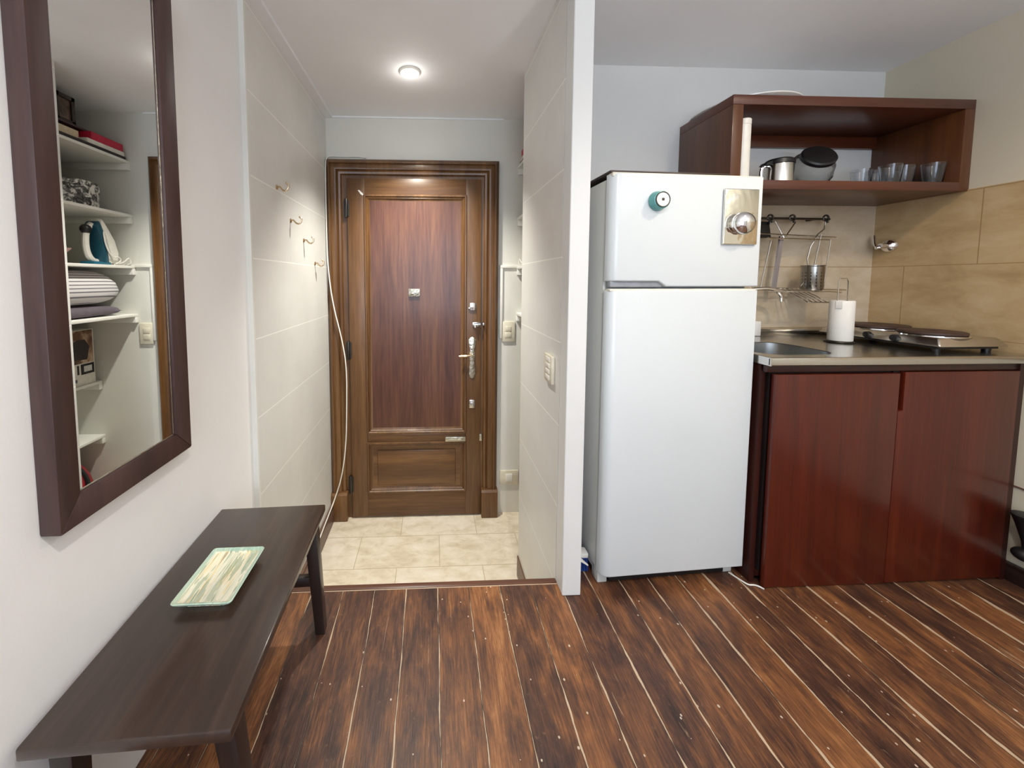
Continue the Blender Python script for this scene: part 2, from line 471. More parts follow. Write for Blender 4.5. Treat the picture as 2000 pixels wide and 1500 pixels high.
# ---------------------------------------------------------------- the shell of the place
B().box(-0.9, XR + 0.12, YB - 0.12, YE, -0.06, 0.0).box(CQ - 0.02, XR + 0.12, YE, YK + 0.1, -0.06, 0).struct('floor', M['planks'])
B().box(-0.9, XN + 0.1, YE - 0.1, YF + 0.1, SZ - 0.1, SZ).struct('floor_hall', M['hall_tile'])
B().box(-0.78, CP, YE - 0.05, YE, SZ, -0.06).struct('wall_step', M['hall_wall'])
B().box(-0.9, XW, YB, YT, -0.06, ZH + 0.05).struct('wall_left', M['white_wall'])
B().box(-0.9, XT, YT, YF, SZ, ZH + 0.05).struct('wall_hall_left', M['clad'])
B().box(-0.9, XN + 0.1, YF, YF + 0.12, SZ, ZH + 0.05).struct('wall_far', M['hall_wall'])
B().box(XN, XN + 0.1, YPB, YF, SZ, ZH + 0.05).struct('wall_niche_right', M['hall_wall'])
# the pier: painted post in front, tiled cladding on its hall side
B().box(CP, CQ, YP, YE, 0.0, ZH + 0.05, 0.004).struct('wall_pier_post', M['post'])
B().box(CP + 0.008, CQ, YE, YPB, SZ, ZH + 0.05).box(CQ, XN, YK + 0.02, YPB, SZ, ZH + 0.05).struct('wall_pier', M['kitchen_wall'])
B().box(CP, CP + 0.008, YE + 0.001, YPB, -0.385, ZH + 0.05).struct('wall_pier_cladding', M['clad'])
B().box(CQ, XR + 0.1, YK, YK + 0.02, -0.06, ZH + 0.05).struct('wall_kitchen_back', M['kitchen_wall'])
B().box(XR, XR + 0.1, YB, YK, -0.06, ZH + 0.05).struct('wall_right', M['cream_wall'])
B().box(1.20, XR, YK - 0.006, YK, 0.90, 1.600).struct('trim_1', M['kit_tile_back']).name = 'wall_kitchen_tiles'
B().box(XR - 0.006, XR, 0.2, YK - 0.006, 0.90, 1.604).struct('wall_right_tiles', M['kit_tile'])
B().box(XR - 0.005, XR, 0.2, 1.40, 0.383, 0.389).struct('trim_5', M['skirting_hall'])
B().box(-0.9, XR + 0.1, YB, YP + 0.0, ZK, ZH + 0.05).box(CQ, XR + 0.1, YP, YK + 0.02, ZK, ZH + 0.05).struct('ceiling', M['ceiling'])
B().box(-0.9, XN + 0.1, YP, YF + 0.1, ZH, ZH + 0.06).struct('ceiling_hall', M['ceiling'])
# wall behind the camera with its window
wx0, wx1, wz0, wz1 = -0.72, 0.95, 0.5, 2.15
B().box(-0.9, wx0, YB - 0.12, YB, -0.06, ZH).box(wx1, XR + 0.1, YB - 0.12, YB, -0.06, ZH).box(wx0, wx1, YB - 0.12, YB, -0.06, wz0).box(wx0, wx1, YB - 0.12, YB, wz1, ZH).struct('wall_back', M['white_wall'])
wf = B().box(wx0, wx0 + 0.05, YB - 0.1, YB - 0.02, wz0, wz1).box(wx1 - 0.05, wx1, YB - 0.1, YB - 0.02, wz0, wz1).box(wx0, wx1, YB - 0.1, YB - 0.02, wz0, wz0 + 0.05).box(wx0, wx1, YB - 0.1, YB - 0.02, wz1 - 0.05, wz1).box(0.09, 0.14, YB - 0.1, YB - 0.02, wz0, wz1).struct('window_1', M['trim_white'])

# trims
B().box(-0.74, CP, YE - 0.016, YE + 0.008, -0.03, 0.004, 0.003).struct('trim_2', M['nosing'], smooth=30)
B().box(-0.74, CP, YE - 0.019, YE - 0.0155, -0.004, 0.001).struct('trim_7', plain('pale_joint_filler', (186, 164, 140), 0.7))
B().box(XW, XT + 0.001, YT - 0.012, YT, -0.0, ZH).struct('trim_3', M['trim_white'])
B().box(XT, -0.671, YT, YF, 2.304, ZH).struct('trim_4', M['ceiling'])
B().box(-0.671, CP, YF - 0.01, YF, 2.308, ZH).struct('trim_6', M['ceiling'])
B().box(XT, XT + 0.018, YT, YF, SZ, SZ + 0.105, 0.003).box(XT, XT + 0.010, YT, YF, SZ + 0.105, SZ + 0.13, 0.003).struct('baseboard_hall_left', M['skirting_hall'], smooth=30)
B().box(CP - 0.007, CP + 0.008, YE + 0.002, YPB, SZ, -0.385, 0.002).struct('baseboard_pier', M['skirting_hall'], smooth=30)
B().box(XR - 0.016, XR, YB, 1.332, 0.0, 0.062, 0.003).box(XR - 0.022, XR, YB, 1.332, 0.062, 0.075, 0.003).struct('baseboard_right', M['skirting'], smooth=30)

# ---------------------------------------------------------------- recessed downlight
t = thing('ceiling_downlight', 'small round recessed spotlight shining in the hall ceiling', 'ceiling light', (-0.117, 2.031, 2.30))
B().lathe([(0.056, 2.318), (0.056, 2.312), (0.050, 2.307), (0.044, 2.309), (0.044, 2.318)], (-0.117, 2.031, 0), cap=False).obj('trim_ring', M['white_plastic'], t)
B().lathe([(0.001, 2.303), (0.026, 2.304), (0.040, 2.311), (0.041, 2.317)], (-0.117, 2.031, 0)).obj('bulb', M['glow'], t)

# ---------------------------------------------------------------- entrance door
xl, xr_, zt = -0.718, 0.462, 2.026
dr = B()
prof = [(0.0, 0.030), (0.020, 0.050), (0.028, 0.050), (0.032, 0.036), (0.052, 0.042), (0.066, 0.036), (0.070, 0.026), (0.084, 0.034), (0.096, 0.030), (0.102, 0.012), (0.135, 0.010)]


def sweep_frame(b, x0, x1, z0, z1, y, prof, closed=False):
    """moulding: profile (inward distance, height off the wall) mitred around left, top, right (and bottom)"""
    tbm = bmesh.new(); rows = []
    for dn, h in prof:
        pts = [(x0 + dn, z0 + (dn if closed else 0)), (x0 + dn, z1 - dn), (x1 - dn, z1 - dn), (x1 - dn, z0 + (dn if closed else 0))]
        rows.append([tbm.verts.new((px, y - h, pz)) for px, pz in pts])
    back0 = [(prof[0][0], 0)]; back1 = [(prof[-1][0], 0)]
    def extra(dn):
        pts = [(x0 + dn, z0 + (dn if closed else 0)), (x0 + dn, z1 - dn), (x1 - dn, z1 - dn), (x1 - dn, z0 + (dn if closed else 0))]
        return [tbm.verts.new((px, y, pz)) for px, pz in pts]
    rows = [extra(prof[0][0])] + rows + [extra(prof[-1][0])]
    n = 4 if closed else 3
    for j in range(len(rows) - 1):
        for i in range(n):
            k = (i + 1) % 4
            tbm.faces.new((rows[j][i], rows[j][k], rows[j + 1][k], rows[j + 1][i]))
    if not closed:
        tbm.faces.new([r[0] for r in rows]); tbm.faces.new([r[3] for r in rows])
    bmesh.ops.recalc_face_normals(tbm, faces=tbm.faces[:])
    b._merge(tbm)
    return b


door = sweep_frame(B(), xl, xr_, SZ, zt, YF, prof).struct('door_1', M['door_frame'], smooth=40)
door['label'] = 'tall dark wooden panelled entrance door in a moulded frame at the hall end'
# plinth blocks at the foot of the frame
for x0, x1 in ((xl - 0.004, xl + 0.112), (xr_ - 0.112, xr_ + 0.006)):
    B().box(x0, x1, YF - 0.062, YF, SZ, SZ + 0.19, 0.006).prism([(YF - 0.062, SZ + 0.19), (YF, SZ + 0.19), (YF, SZ + 0.205), (YF - 0.05, SZ + 0.205)], 0, x0, x1).obj('plinth_block', M['door_frame'], door)
lx0, lx1, lz0, lz1, ly = -0.578, 0.342, SZ + 0.012, 1.902, YF - 0.004
leaf = B()
leaf.box(lx0, -0.462, ly - 0.022, ly, lz0, lz1, 0.002).box(0.236, lx1, ly - 0.022, ly, lz0, lz1, 0.002)
leaf_o = leaf.obj('door_leaf', M['door_frame'], door)
rl = B()
rl.box(-0.462, 0.236, ly - 0.022, ly, 1.79, lz1, 0.002).box(-0.462, 0.236, ly - 0.022, ly, lz0, -0.318, 0.002).box(-0.462, 0.236, ly - 0.024, ly, 0.052, 0.118, 0.006)
rl.obj('rail', M['door_rail'], leaf_o)
pm = [(0.0, 0.022), (0.004, 0.030), (0.014, 0.030), (0.020, 0.020), (0.026, 0.022), (0.034, 0.012), (0.042, 0.008)]
p_up = B().box(-0.462, 0.236, ly - 0.008, ly - 0.001, 0.118, 1.79); p_up.obj('upper_panel', M['door_panel'], leaf_o)
sweep_frame(B(), -0.468, 0.242, 0.114, 1.796, ly, pm, True).obj('panel_moulding', M['door_frame'], leaf_o, smooth=40)
B().box(-0.462, 0.236, ly - 0.008, ly - 0.001, -0.318, 0.052).box(-0.395, 0.165, ly - 0.016, ly - 0.006, -0.262, -0.008, 0.006).obj('lower_panel', M['door_rail'], leaf_o)
sweep_frame(B(), -0.468, 0.242, -0.322, 0.056, ly, pm, True).obj('panel_moulding', M['door_frame'], leaf_o, smooth=40)
for zc in (1.70, 0.72, -0.25):
    B().lathe([(0.009, -0.065), (0.011, -0.06), (0.011, 0.06), (0.009, 0.065)], (-0.585, ly - 0.026, zc), 12).box(-0.60, -0.565, ly - 0.026, ly, zc - 0.055, zc + 0.055).obj('hinge', M['dark_metal'], door)
B().box(-0.166, -0.086, ly - 0.022, ly - 0.006, 1.095, 1.150, 0.003).box(-0.150, -0.102, ly - 0.026, ly - 0.02, 1.106, 1.140, 0.002).obj('peephole_cover', M['pewter'], leaf_o)
b = B().box(0.262, 0.305, ly - 0.034, ly - 0.02, 0.998, 1.052, 0.002); b.box(0.252, 0.268, ly - 0.036, ly - 0.02, 1.008, 1.020, 0.002); b.obj('lock_plate', M['chrome'], leaf_o)
B().tube([(0.29, ly - 0.04, 0.900), (0.338, ly - 0.04, 0.902)], 0.011, 10).ball((0.30, ly - 0.048, 0.884), 0.010).box(0.282, 0.34, ly - 0.034, ly - 0.02, 0.885, 0.915, 0.002).box(0.352, 0.366, ly - 0.05, ly - 0.015, 0.893, 0.912, 0.002).obj('night_latch', M['chrome'], leaf_o)
# ornate long plate with lever
pl = [(0.0, 0.512), (0.014, 0.520), (0.022, 0.545), (0.018, 0.600), (0.015, 0.640), (0.020, 0.680), (0.015, 0.720), (0.024, 0.760), (0.026, 0.790), (0.014, 0.806), (0.0, 0.812)]
poly = [(0.281 + a, z) for a, z in pl] + [(0.281 - a, z) for a, z in pl[-2:0:-1]]
B().prism(poly, 1, ly - 0.028, ly - 0.021, 0.002).lathe([(0.012, 0), (0.012, 0.03), (0.009, 0.034)], (0.281, ly - 0.026, 0.684), 16, axis='Y').box(0.274, 0.288, ly - 0.030, ly - 0.026, 0.625, 0.632).obj('escutcheon', M['pewter'], leaf_o)
B().tube([(0.284, ly - 0.055, 0.685), (0.255, ly - 0.060, 0.683), (0.225, ly - 0.060, 0.680), (0.186, ly - 0.056, 0.678)], [0.008, 0.007, 0.009, 0.007, 0.006], 10, smooth=1).tube([(0.281, ly - 0.02, 0.685), (0.281, ly - 0.058, 0.685)], 0.008, 10).obj('lever_handle', M['brass'], leaf_o)
B().box(0.262, 0.302, ly - 0.034, ly - 0.02, 0.300, 0.358, 0.002).box(0.272, 0.292, ly - 0.038, ly - 0.03, 0.312, 0.345, 0.002).obj('lock_plate', M['chrome'], leaf_o)
B().box(0.090, 0.236, ly - 0.040, ly - 0.022, 0.058, 0.092, 0.004).box(0.112, 0.214, ly - 0.044, ly - 0.036, 0.068, 0.076).obj('letter_flap', M['pewter'], leaf_o)
B().prism([(-0.506, 1.822), (-0.494, 1.822), (-0.468, 1.795), (-0.472, 1.786), (-0.486, 1.794)], 1, ly - 0.0235, ly - 0.0215).obj('paint_chip', M['white_plastic'], leaf_o)
B().box(0.336, 0.356, ly - 0.030, ly - 0.004, 0.055, 0.105, 0.003).obj('strike', M['pewter'], door)

# white cable down the door frame
c = B()
c.tube([(-0.45, YF - 0.006, 2.043), (-0.50, YF - 0.01, 2.050), (-0.60, YF - 0.010, 2.047), (-0.690, YF - 0.012, 2.050), (-0.713, YF - 0.03, 2.035), (-0.713, YF - 0.055, 1.95), (-0.712, YF - 0.060, 1.55), (-0.708, YF - 0.060, 1.30), (-0.680, YF - 0.062, 1.05),
        (-0.620, YF - 0.062, 0.80), (-0.592, YF - 0.062, 0.60), (-0.598, YF - 0.062, 0.30), (-0.606, YF - 0.064, 0.05), (-0.640, YF - 0.066, -0.18), (-0.690, YF - 0.07, -0.33), (-0.700, YF - 0.11, -0.36), (-0.700, YF - 0.22, -0.37), (-0.702, YF - 0.36, -0.385), (-0.702, YF - 0.46, -0.40)], 0.0042, 8, smooth=3)
c.solo('cable', M['white_plastic'], 'thin white cable looping down the left side of the door frame', 'cable')

# switches, sockets and conduit
t = thing('light_switch', 'white double rocker switch on the wall right of the entrance door', 'light switch', (0.545, YF, 0.768))
B().box(0.500, 0.590, YF - 0.012, YF, 0.770, 0.916, 0.004).obj('cover_plate', M['ivory_plastic'], t)
B().box(0.518, 0.562, YF - 0.016, YF - 0.010, 0.846, 0.882, 0.002).obj('rocker', M['ivory_plastic'], t)
B().box(0.518, 0.562, YF - 0.016, YF - 0.010, 0.802, 0.840, 0.002).obj('rocker', M['ivory_plastic'], t)
t = thing('wall_socket', 'ivory power socket low on the wall beside the door frame foot', 'power socket', (0.56, YF, -0.290))
B().box(0.492, 0.628, YF - 0.012, YF, -0.288, -0.180, 0.004).obj('cover_plate', M['ivory_plastic'], t)
B().box(0.535, 0.585, YF - 0.016, YF - 0.010, -0.262, -0.206, 0.002).obj('outlet', M['white_plastic'], t)
B().box(0.476, 0.640, YF - 0.014, YF, 1.296, 1.316, 0.002).box(0.476, 0.498, YF - 0.014, YF, 0.795, 1.296, 0.002).solo('cable_conduit', M['white_plastic'], 'white surface cable conduit running above the double light switch', 'conduit')
t = thing('socket_strip', 'narrow ivory multi-socket strip fixed on the tiled pier face', 'power socket', (CP, 1.495, 0.785))
B().box(CP - 0.014, CP, 1.440, 1.540, 0.785, 0.900, 0.004).obj('housing', M['ivory_plastic'], t)
for k in range(4):
    B().box(CP - 0.017, CP - 0.013, 1.465, 1.515, 0.798 + k * 0.025, 0.816 + k * 0.025, 0.001).obj('outlet', M['white_plastic'], t)

# ---------------------------------------------------------------- coat hooks on the tiled wall
hk = [(1.757, 1.640, 'bronze coat hook on the tiled wall nearest the mirror, topmost of four'), (1.916, 1.512, 'bronze coat hook on the tiled wall, second highest of the four'),
      (2.100, 1.432, 'bronze coat hook on the tiled wall, third highest of the four'), (2.288, 1.312, 'bronze coat hook on the tiled wall, lowest and nearest the door frame')]
h0 = None
for y, z, lab in hk:
    if h0 is None:
        h0 = thing('coat_hook', lab, 'coat hook', (XT, y, z), group='coat hooks on the tiled hall wall')
        B().lathe([(0.011, 0.0), (0.011, 0.003), (0.006, 0.006)], (0, 0, 0), 14, axis='X').obj('hook_plate', M['brass'], h0, local=True)
        B().tube([(0, 0, 0), (0.016, 0, 0.004), (0.026, 0, -0.012), (0.040, 0, -0.018), (0.054, 0, -0.008), (0.056, 0, 0.010), (0.048, 0, 0.018)], 0.0042, 8, smooth=2).ball((0.048, 0, 0.018), 0.006, 10).obj('hook_arm', M['brass'], h0, local=True)
    else:
        copy_thing(h0, (XT, y, z), lab)

# ---------------------------------------------------------------- wall mirror
my0, my1, mz0, mz1 = 0.69, 1.066, 0.727, 1.985
t = thing('wall_mirror', 'tall mirror in a dark brown wooden frame on the white wall', 'mirror', (XW, (my0 + my1) / 2, mz0))
fb = B()


def frame_side(b, o, i, x0, x1, xi):
    """mitred four-piece frame; o and i are outer and inner (y0, y1, z0, z1)"""
    oc = [(o[0], o[2]), (o[1], o[2]), (o[1], o[3]), (o[0], o[3])]; ic = [(i[0], i[2]), (i[1], i[2]), (i[1], i[3]), (i[0], i[3])]
    for k in range(4):
        m = (k + 1) % 4
        a, c_, d, e = oc[k], oc[m], ic[m], ic[k]
        b.hexa([(x0, *a), (x0, *c_), (x0, *d), (x0, *e)], [(x1, *a), (x1, *c_), (xi, *d), (xi, *e)], 0.0025)
    return b


frame_side(fb, (my0, my1, mz0, mz1), (my0 + 0.043, my1 - 0.058, mz0 + 0.060, mz1 - 0.062), XW, -0.700, -0.700)
fr_o = fb.obj('frame', M['mirror_frame'], t)
sl = B()
iy0, iy1, iz0, iz1 = my0 + 0.043, my1 - 0.058, mz0 + 0.060, mz1 - 0.062
frame_side(sl, (iy0, iy1, iz0, iz1), (iy0 + 0.005, iy1 - 0.005, iz0 + 0.005, iz1 - 0.005), -0.716, -0.7065, -0.7075)
sl.obj('inner_bead', M['pewter'], t)
B().box(-0.716, -0.708, iy0 - 0.004, iy1 + 0.004, iz0 - 0.004, iz1 + 0.004).obj('mirror_glass', M['mirror'], t, smooth=0)

# ---------------------------------------------------------------- bench
t = thing('bench', 'long dark brown lacquered wooden bench against the white wall below the mirror', 'bench', (-0.5505, 0.943, 0.0), math.radians(2.1))
BW, BL, BZ = 0.178, 0.332, 0.408
B().box(-BW, BW, -BL, BL, BZ - 0.024, BZ, 0.004).obj('seat', M['bench'], t, local=True)
for sx in (-1, 1):
    for sy in (-1, 1):
        tx, ty = sx * (BW - 0.036), sy * (BL - 0.055); fx, fy = sx * (BW - 0.004 if sx > 0 else BW - 0.022), sy * (BL - 0.075)
        a, c_ = 0.021, 0.016
        B().hexa([(fx - c_, fy - c_, 0), (fx + c_, fy - c_, 0), (fx + c_, fy + c_, 0), (fx - c_, fy + c_, 0)], [(tx - a, ty - a, BZ - 0.024), (tx + a, ty - a, BZ - 0.024), (tx + a, ty + a, BZ - 0.024), (tx - a, ty + a, BZ - 0.024)], 0.003).obj('leg', M['bench_leg'], t, local=True)
for sy in (-1, 1):
    B().box(-BW + 0.03, BW - 0.03, sy * (BL - 0.055) - 0.010, sy * (BL - 0.055) + 0.010, BZ - 0.060, BZ - 0.024, 0.002).obj('end_apron', M['bench_leg'], t, local=True)
    B().box(-BW + 0.02, BW - 0.02, sy * (BL - 0.067) - 0.011, sy * (BL - 0.067) + 0.011, 0.165, 0.197, 0.002).obj('stretcher', M['bench_leg'], t, local=True)

# ---------------------------------------------------------------- ceramic tray on the bench
def rrect(x0, x1, y0, y1, r, n=6):
    pts = []
    for cx, cy, a0 in ((x1 - r, y0 + r, -PI / 2), (x1 - r, y1 - r, 0), (x0 + r, y1 - r, PI / 2), (x0 + r, y0 + r, PI)):
        for k in range(n + 1):
            a = a0 + PI / 2 * k / n; pts.append((cx + r * math.cos(a), cy + r * math.sin(a)))
    return pts


def loft(b, loops, cap0=True, cap1=True):
    tbm = bmesh.new(); rs = [[tbm.verts.new(p) for p in L] for L in loops]; n = len(loops[0])
    for j in range(len(rs) - 1):
        for i in range(n):
            k = (i + 1) % n; tbm.faces.new((rs[j][i], rs[j][k], rs[j + 1][k], rs[j + 1][i]))
    if cap0: tbm.faces.new(rs[0][::-1])
    if cap1: tbm.faces.new(rs[-1])
    bmesh.ops.recalc_face_normals(tbm, faces=tbm.faces[:])
    b._merge(tbm); return b


def lr(hw, hl, r, z):
    return [(x, y, z) for x, y in rrect(-hw, hw, -hl, hl, r)]


s = N('striped_glaze'); v = s.map((1, 0.05, 1)); f1 = s.noise(v, 130, 3, 0.6, 0.4); f2 = s.noise(s.map((1, 0.12, 1), loc=(4, 2, 0)), 60, 3)
c1 = s.ramp(f1, [(0.33, (120, 150, 128)), (0.41, (216, 216, 186)), (0.52, (240, 236, 216)), (0.60, (234, 218, 166)), (0.70, (168, 156, 130))])
c1 = s.mix(s.math('MULTIPLY', s.math('GREATER_THAN', f2, 0.56), 0.55), c1, (128, 158, 130))
o = s.xyz(); edge = s.math('GREATER_THAN', s.math('MAXIMUM', s.math('SUBTRACT', s.math('ABSOLUTE', o['X']), 0.0625), s.math('SUBTRACT', s.math('ABSOLUTE', o['Y']), 0.0845)), 0.0)
s.set(color=s.mix(s.math('MULTIPLY', edge, 0.7), c1, (160, 196, 180)), rough=0.12, coat=0.6)
M['glaze'] = s.m
t = thing('ceramic_tray', 'small rectangular green and cream striped ceramic tray lying on the bench', 'tray', (-0.560, 0.947, BZ), math.radians(0.5))
tb = B()
loft(tb, [lr(0.050, 0.072, 0.010, 0.001), lr(0.052, 0.074, 0.010, 0.012), lr(0.071, 0.093, 0.010, 0.022), lr(0.0725, 0.0945, 0.010, 0.026), lr(0.071, 0.093, 0.009, 0.0275), lr(0.062, 0.084, 0.008, 0.0225), lr(0.058, 0.080, 0.008, 0.020)])
tb.obj('dish', M['glaze'], t, local=True)
loft(B(), [lr(0.045, 0.066, 0.01, 0.0), lr(0.048, 0.068, 0.01, 0.008)]).obj('foot', M['black'], t, local=True)

# ---------------------------------------------------------------- fridge
FA = math.radians(3.3); FO = Vector((0.938, 1.6215, 0))
FR = Matrix.Rotation(FA, 3, 'Z')


def fw(x, y, z):
    return FR @ Vector((x, y, z)) + FO


t = thing('refrigerator', 'white two-door refrigerator standing between the pier and the kitchen cabinet', 'refrigerator', FO, FA)
B().box(-0.295, 0.295, -0.222, 0.215, 0.03, 1.590, 0.008).obj('body', M['fridge_body'], t, local=True)
B().box(-0.285, 0.285, -0.236, -0.220, 0.07, 1.585).obj('gasket', M['gasket'], t, local=True)


def fdoor(poly, y0, y1, rad):
    """door slab, outline in x-z, front left vertical edge well rounded"""
    tb_ = bmesh.new(); lo = [tb_.verts.new((x, y0, z)) for x, z in poly]; hi = [tb_.verts.new((x, y1, z)) for x, z in poly]; n = len(poly)
    tb_.faces.new(lo); tb_.faces.new(hi[::-1])
    for i in range(n): tb_.faces.new((lo[i], hi[i], hi[(i + 1) % n], lo[(i + 1) % n]))
    bmesh.ops.recalc_face_normals(tb_, faces=tb_.faces[:])
    xm = min(p[0] for p in poly); es = [e for e in tb_.edges if all(abs(q.co.x - xm) < 1e-6 and abs(q.co.y - y0) < 1e-6 for q in e.verts)]
    bmesh.ops.bevel(tb_, geom=es, offset=rad, segments=8, affect='EDGES', profile=0.5)
    fe = [e for e in tb_.edges if e.calc_length() > 0.0 and all(q.co.y < y1 - 1e-4 for q in e.verts) and len(e.link_faces) == 2 and e.calc_face_angle(0) > 0.9]
    bmesh.ops.bevel(tb_, geom=fe, offset=0.006, segments=3, affect='EDGES', profile=0.5)
    b_ = B(); b_._merge(tb_); return b_


fz = fdoor([(-0.300, 1.206), (-0.300, 1.600), (0.300, 1.600), (0.300, 1.186), (-0.078, 1.186), (-0.108, 1.206)], -0.280, -0.236, 0.034)
fzd = fz.obj('freezer_door', M['fridge'], t, local=True)
B().box(-0.292, -0.085, -0.266, -0.240, 1.184, 1.210, 0.004).obj('handle_recess', M['gasket'], fzd, local=True)
B().box(-0.297, 0.298, -0.272, -0.238, 1.588, 1.604, 0.004).obj('top_cap', M['fridge_trim'], fzd, local=True)
fd = fdoor([(-0.300, 0.052), (-0.300, 1.172), (0.300, 1.172), (0.300, 0.052)], -0.280, -0.236, 0.034).obj('fridge_door', M['fridge'], t, local=True)
B().box(-0.297, 0.298, -0.274, -0.238, 1.168, 1.178, 0.003).obj('door_lip', M['fridge_trim'], fd, local=True)
B().box(-0.25, 0.245, -0.246, 0.20, 0.010, 0.047).obj('kick_plate_shade', M['black'], t, local=True)  # kick plate set forward, its black standing in for shadow under the doors
for fx in (-0.275, 0.27):
    B().box(fx - 0.02, fx + 0.02, -0.240, -0.19, 0.0, 0.06, 0.004).obj('foot', M['fridge_body'], t, local=True)
    B().lathe([(0.018, 0), (0.018, 0.03)], (fx, 0.17, 0), 12).obj('foot', M['black'], t, local=True)

# board on top
b = B()
b.box(-0.300, 0.175, -0.262, 0.20, 1.6045, 1.613, 0.002)
for v in b.bm.verts: v.co = fw(*v.co)
b.solo('board', M['dark_board'], 'thin dark wooden board lying on top of the refrigerator', 'board')
# round magnet
t = thing('fridge_magnet', 'round teal magnet with a white dial face on the freezer door', 'magnet', fw(-0.127, -0.280, 1.472), FA)
B().lathe([(0.034, 0.0), (0.036, 0.003), (0.031, 0.028), (0.027, 0.030)], (0, 0, 0.028), 32, axis='Y').obj('rim', M['teal'], t, local=True)
B().lathe([(0.0270, 0.0295), (0.025, 0.032), (0.002, 0.0325)], (0, 0, 0.028), 28, axis='Y').obj('dial', M['white_dish'], t, local=True)
B().box(-0.0045, 0.0045, -0.0345, -0.0315, 0.024, 0.033, 0.001).obj('pointer', M['cast_iron'], t, local=True)
B().lathe([(0.0245, 0.0305), (0.0280, 0.0305), (0.0280, 0.033), (0.0245, 0.033)], (0, 0, 0.028), 28, axis='Y', cap=False).obj('bezel', M['dark_metal'], t, local=True)
# chrome plate with ball
t = thing('magnet_plate', 'chrome rectangular plate with a shiny ball on the freezer door', 'magnet plate', fw(0.205, -0.280, 1.344), FA)
pb = B(); pb.box(-0.070, 0.070, -0.010, 0.0, 0.0, 0.207, 0.004, 3); pb.obj('plate', metal('polished_plate', (0.80, 0.78, 0.70, 1), 0.07, 0.35, 14), t, local=True)
B().ball((-0.010, -0.030, 0.076), 0.042, 32, (1, 0.7, 1)).obj('ball', M['chrome'], t, local=True)
B().lathe([(0.016, 0.0), (0.014, 0.02)], (-0.010, -0.008, 0.076), 16, axis='Y').obj('stem', M['chrome'], t, local=True)

# ---------------------------------------------------------------- base cabinet
YC = 1.31
t = thing('base_cabinet', 'glossy red mahogany base cabinet with two doors under the steel worktop', 'cabinet', (1.78, 1.58, 0))
cb = B()
cb.box(1.268, 1.288, YC + 0.035, YK - 0.006, 0, 0.888).box(2.29, 2.312, YC + 0.004, YK - 0.006, 0, 0.888).box(1.288, 2.29, YK - 0.02, YK - 0.007, 0.05, 0.885).box(1.288, 2.29, YC + 0.03, YK - 0.02, 0.03, 0.05)
cb.obj('carcass', M['cabinet_dark'], t)
B().box(1.268, 2.31, YC + 0.008, YC + 0.026, 0.861, 0.889, 0.002).obj('top_rail', M['cabinet_dark'], t)
B().box(1.298, 2.285, YC + 0.03, YC + 0.05, 0.05, 0.86).obj('inner_panel', plain('cabinet_inside_dark', (24, 10, 8), 0.6), t)
dl = [(1.298, 0.004), (1.794, 0.004), (1.794, 0.853), (1.298, 0.853)]
B().prism(dl, 1, YC, YC + 0.020, 0.0025).obj('door', M['cabinet'], t)
dr_ = [(1.797, 0.006), (2.287, 0.012), (2.287, 0.858), (1.816, 0.858), (1.816, 0.708), (1.797, 0.704)]
B().prism(dr_, 1, YC + 0.001, YC + 0.021, 0.0025).obj('door', M['cabinet'], t)
B().box(1.792, 1.818, YC + 0.021, YC + 0.030, 0.70, 0.862).obj('finger_slot', plain('slot_dark', (20, 6, 5), 0.7), t)

# ---------------------------------------------------------------- steel worktop with sink
t = thing('worktop', 'stainless steel worktop with sink set over the red cabinet', 'worktop', (1.79, 1.58, 0.89))
hx0, hx1, hy0, hy1 = 1.262, XR - 0.008, 1.298, YK - 0.008
hole = rrect(1.30, 1.615, 1.355, 1.645, 0.085, 8)
tbm = bmesh.new(); ed = []
for loop in ([(hx0, hy0), (hx1, hy0), (hx1, hy1), (hx0, hy1)], hole):
    vs = [tbm.verts.new((x, y, 0.92)) for x, y in loop]
    ed += [tbm.edges.new((vs[i], vs[(i + 1) % len(vs)])) for i in range(len(vs))]
bmesh.ops.triangle_fill(tbm, edges=ed, use_beauty=True)
bmesh.ops.recalc_face_normals(tbm, faces=tbm.faces[:])
for f in tbm.faces:
    if f.normal.z < 0: f.normal_flip()
b = B(); b._merge(tbm)
b.box(hx0, hx1, hy0, hy0 + 0.012, 0.889, 0.9205, 0.004, 3).box(hx0, hx0 + 0.004, hy0, hy1, 0.889, 0.92)
b.obj('top', M['steel'], t, smooth=30)
B().box(hx0, hx1, hy1 - 0.014, hy1, 0.915, 0.957, 0.003).obj('upstand', M['steel'], t)
loops = []
for z, ins, r in ((0.9202, -0.004, 0.089), (0.918, 0.002, 0.083), (0.85, 0.006, 0.08), (0.79, 0.012, 0.074), (0.772, 0.03, 0.06)):
    loops.append([(x, y, z) for x, y in rrect(1.30 + ins, 1.615 - ins, 1.355 + ins, 1.645 - ins, r, 8)])
sk = loft(B(), loops, cap0=False).obj('sink_basin', M['sink'], t, smooth=50)
B().lathe([(0.001, 0.7745), (0.02, 0.774), (0.03, 0.7735)], (1.46, 1.5, 0), 20).obj('drain', M['chrome'], sk)

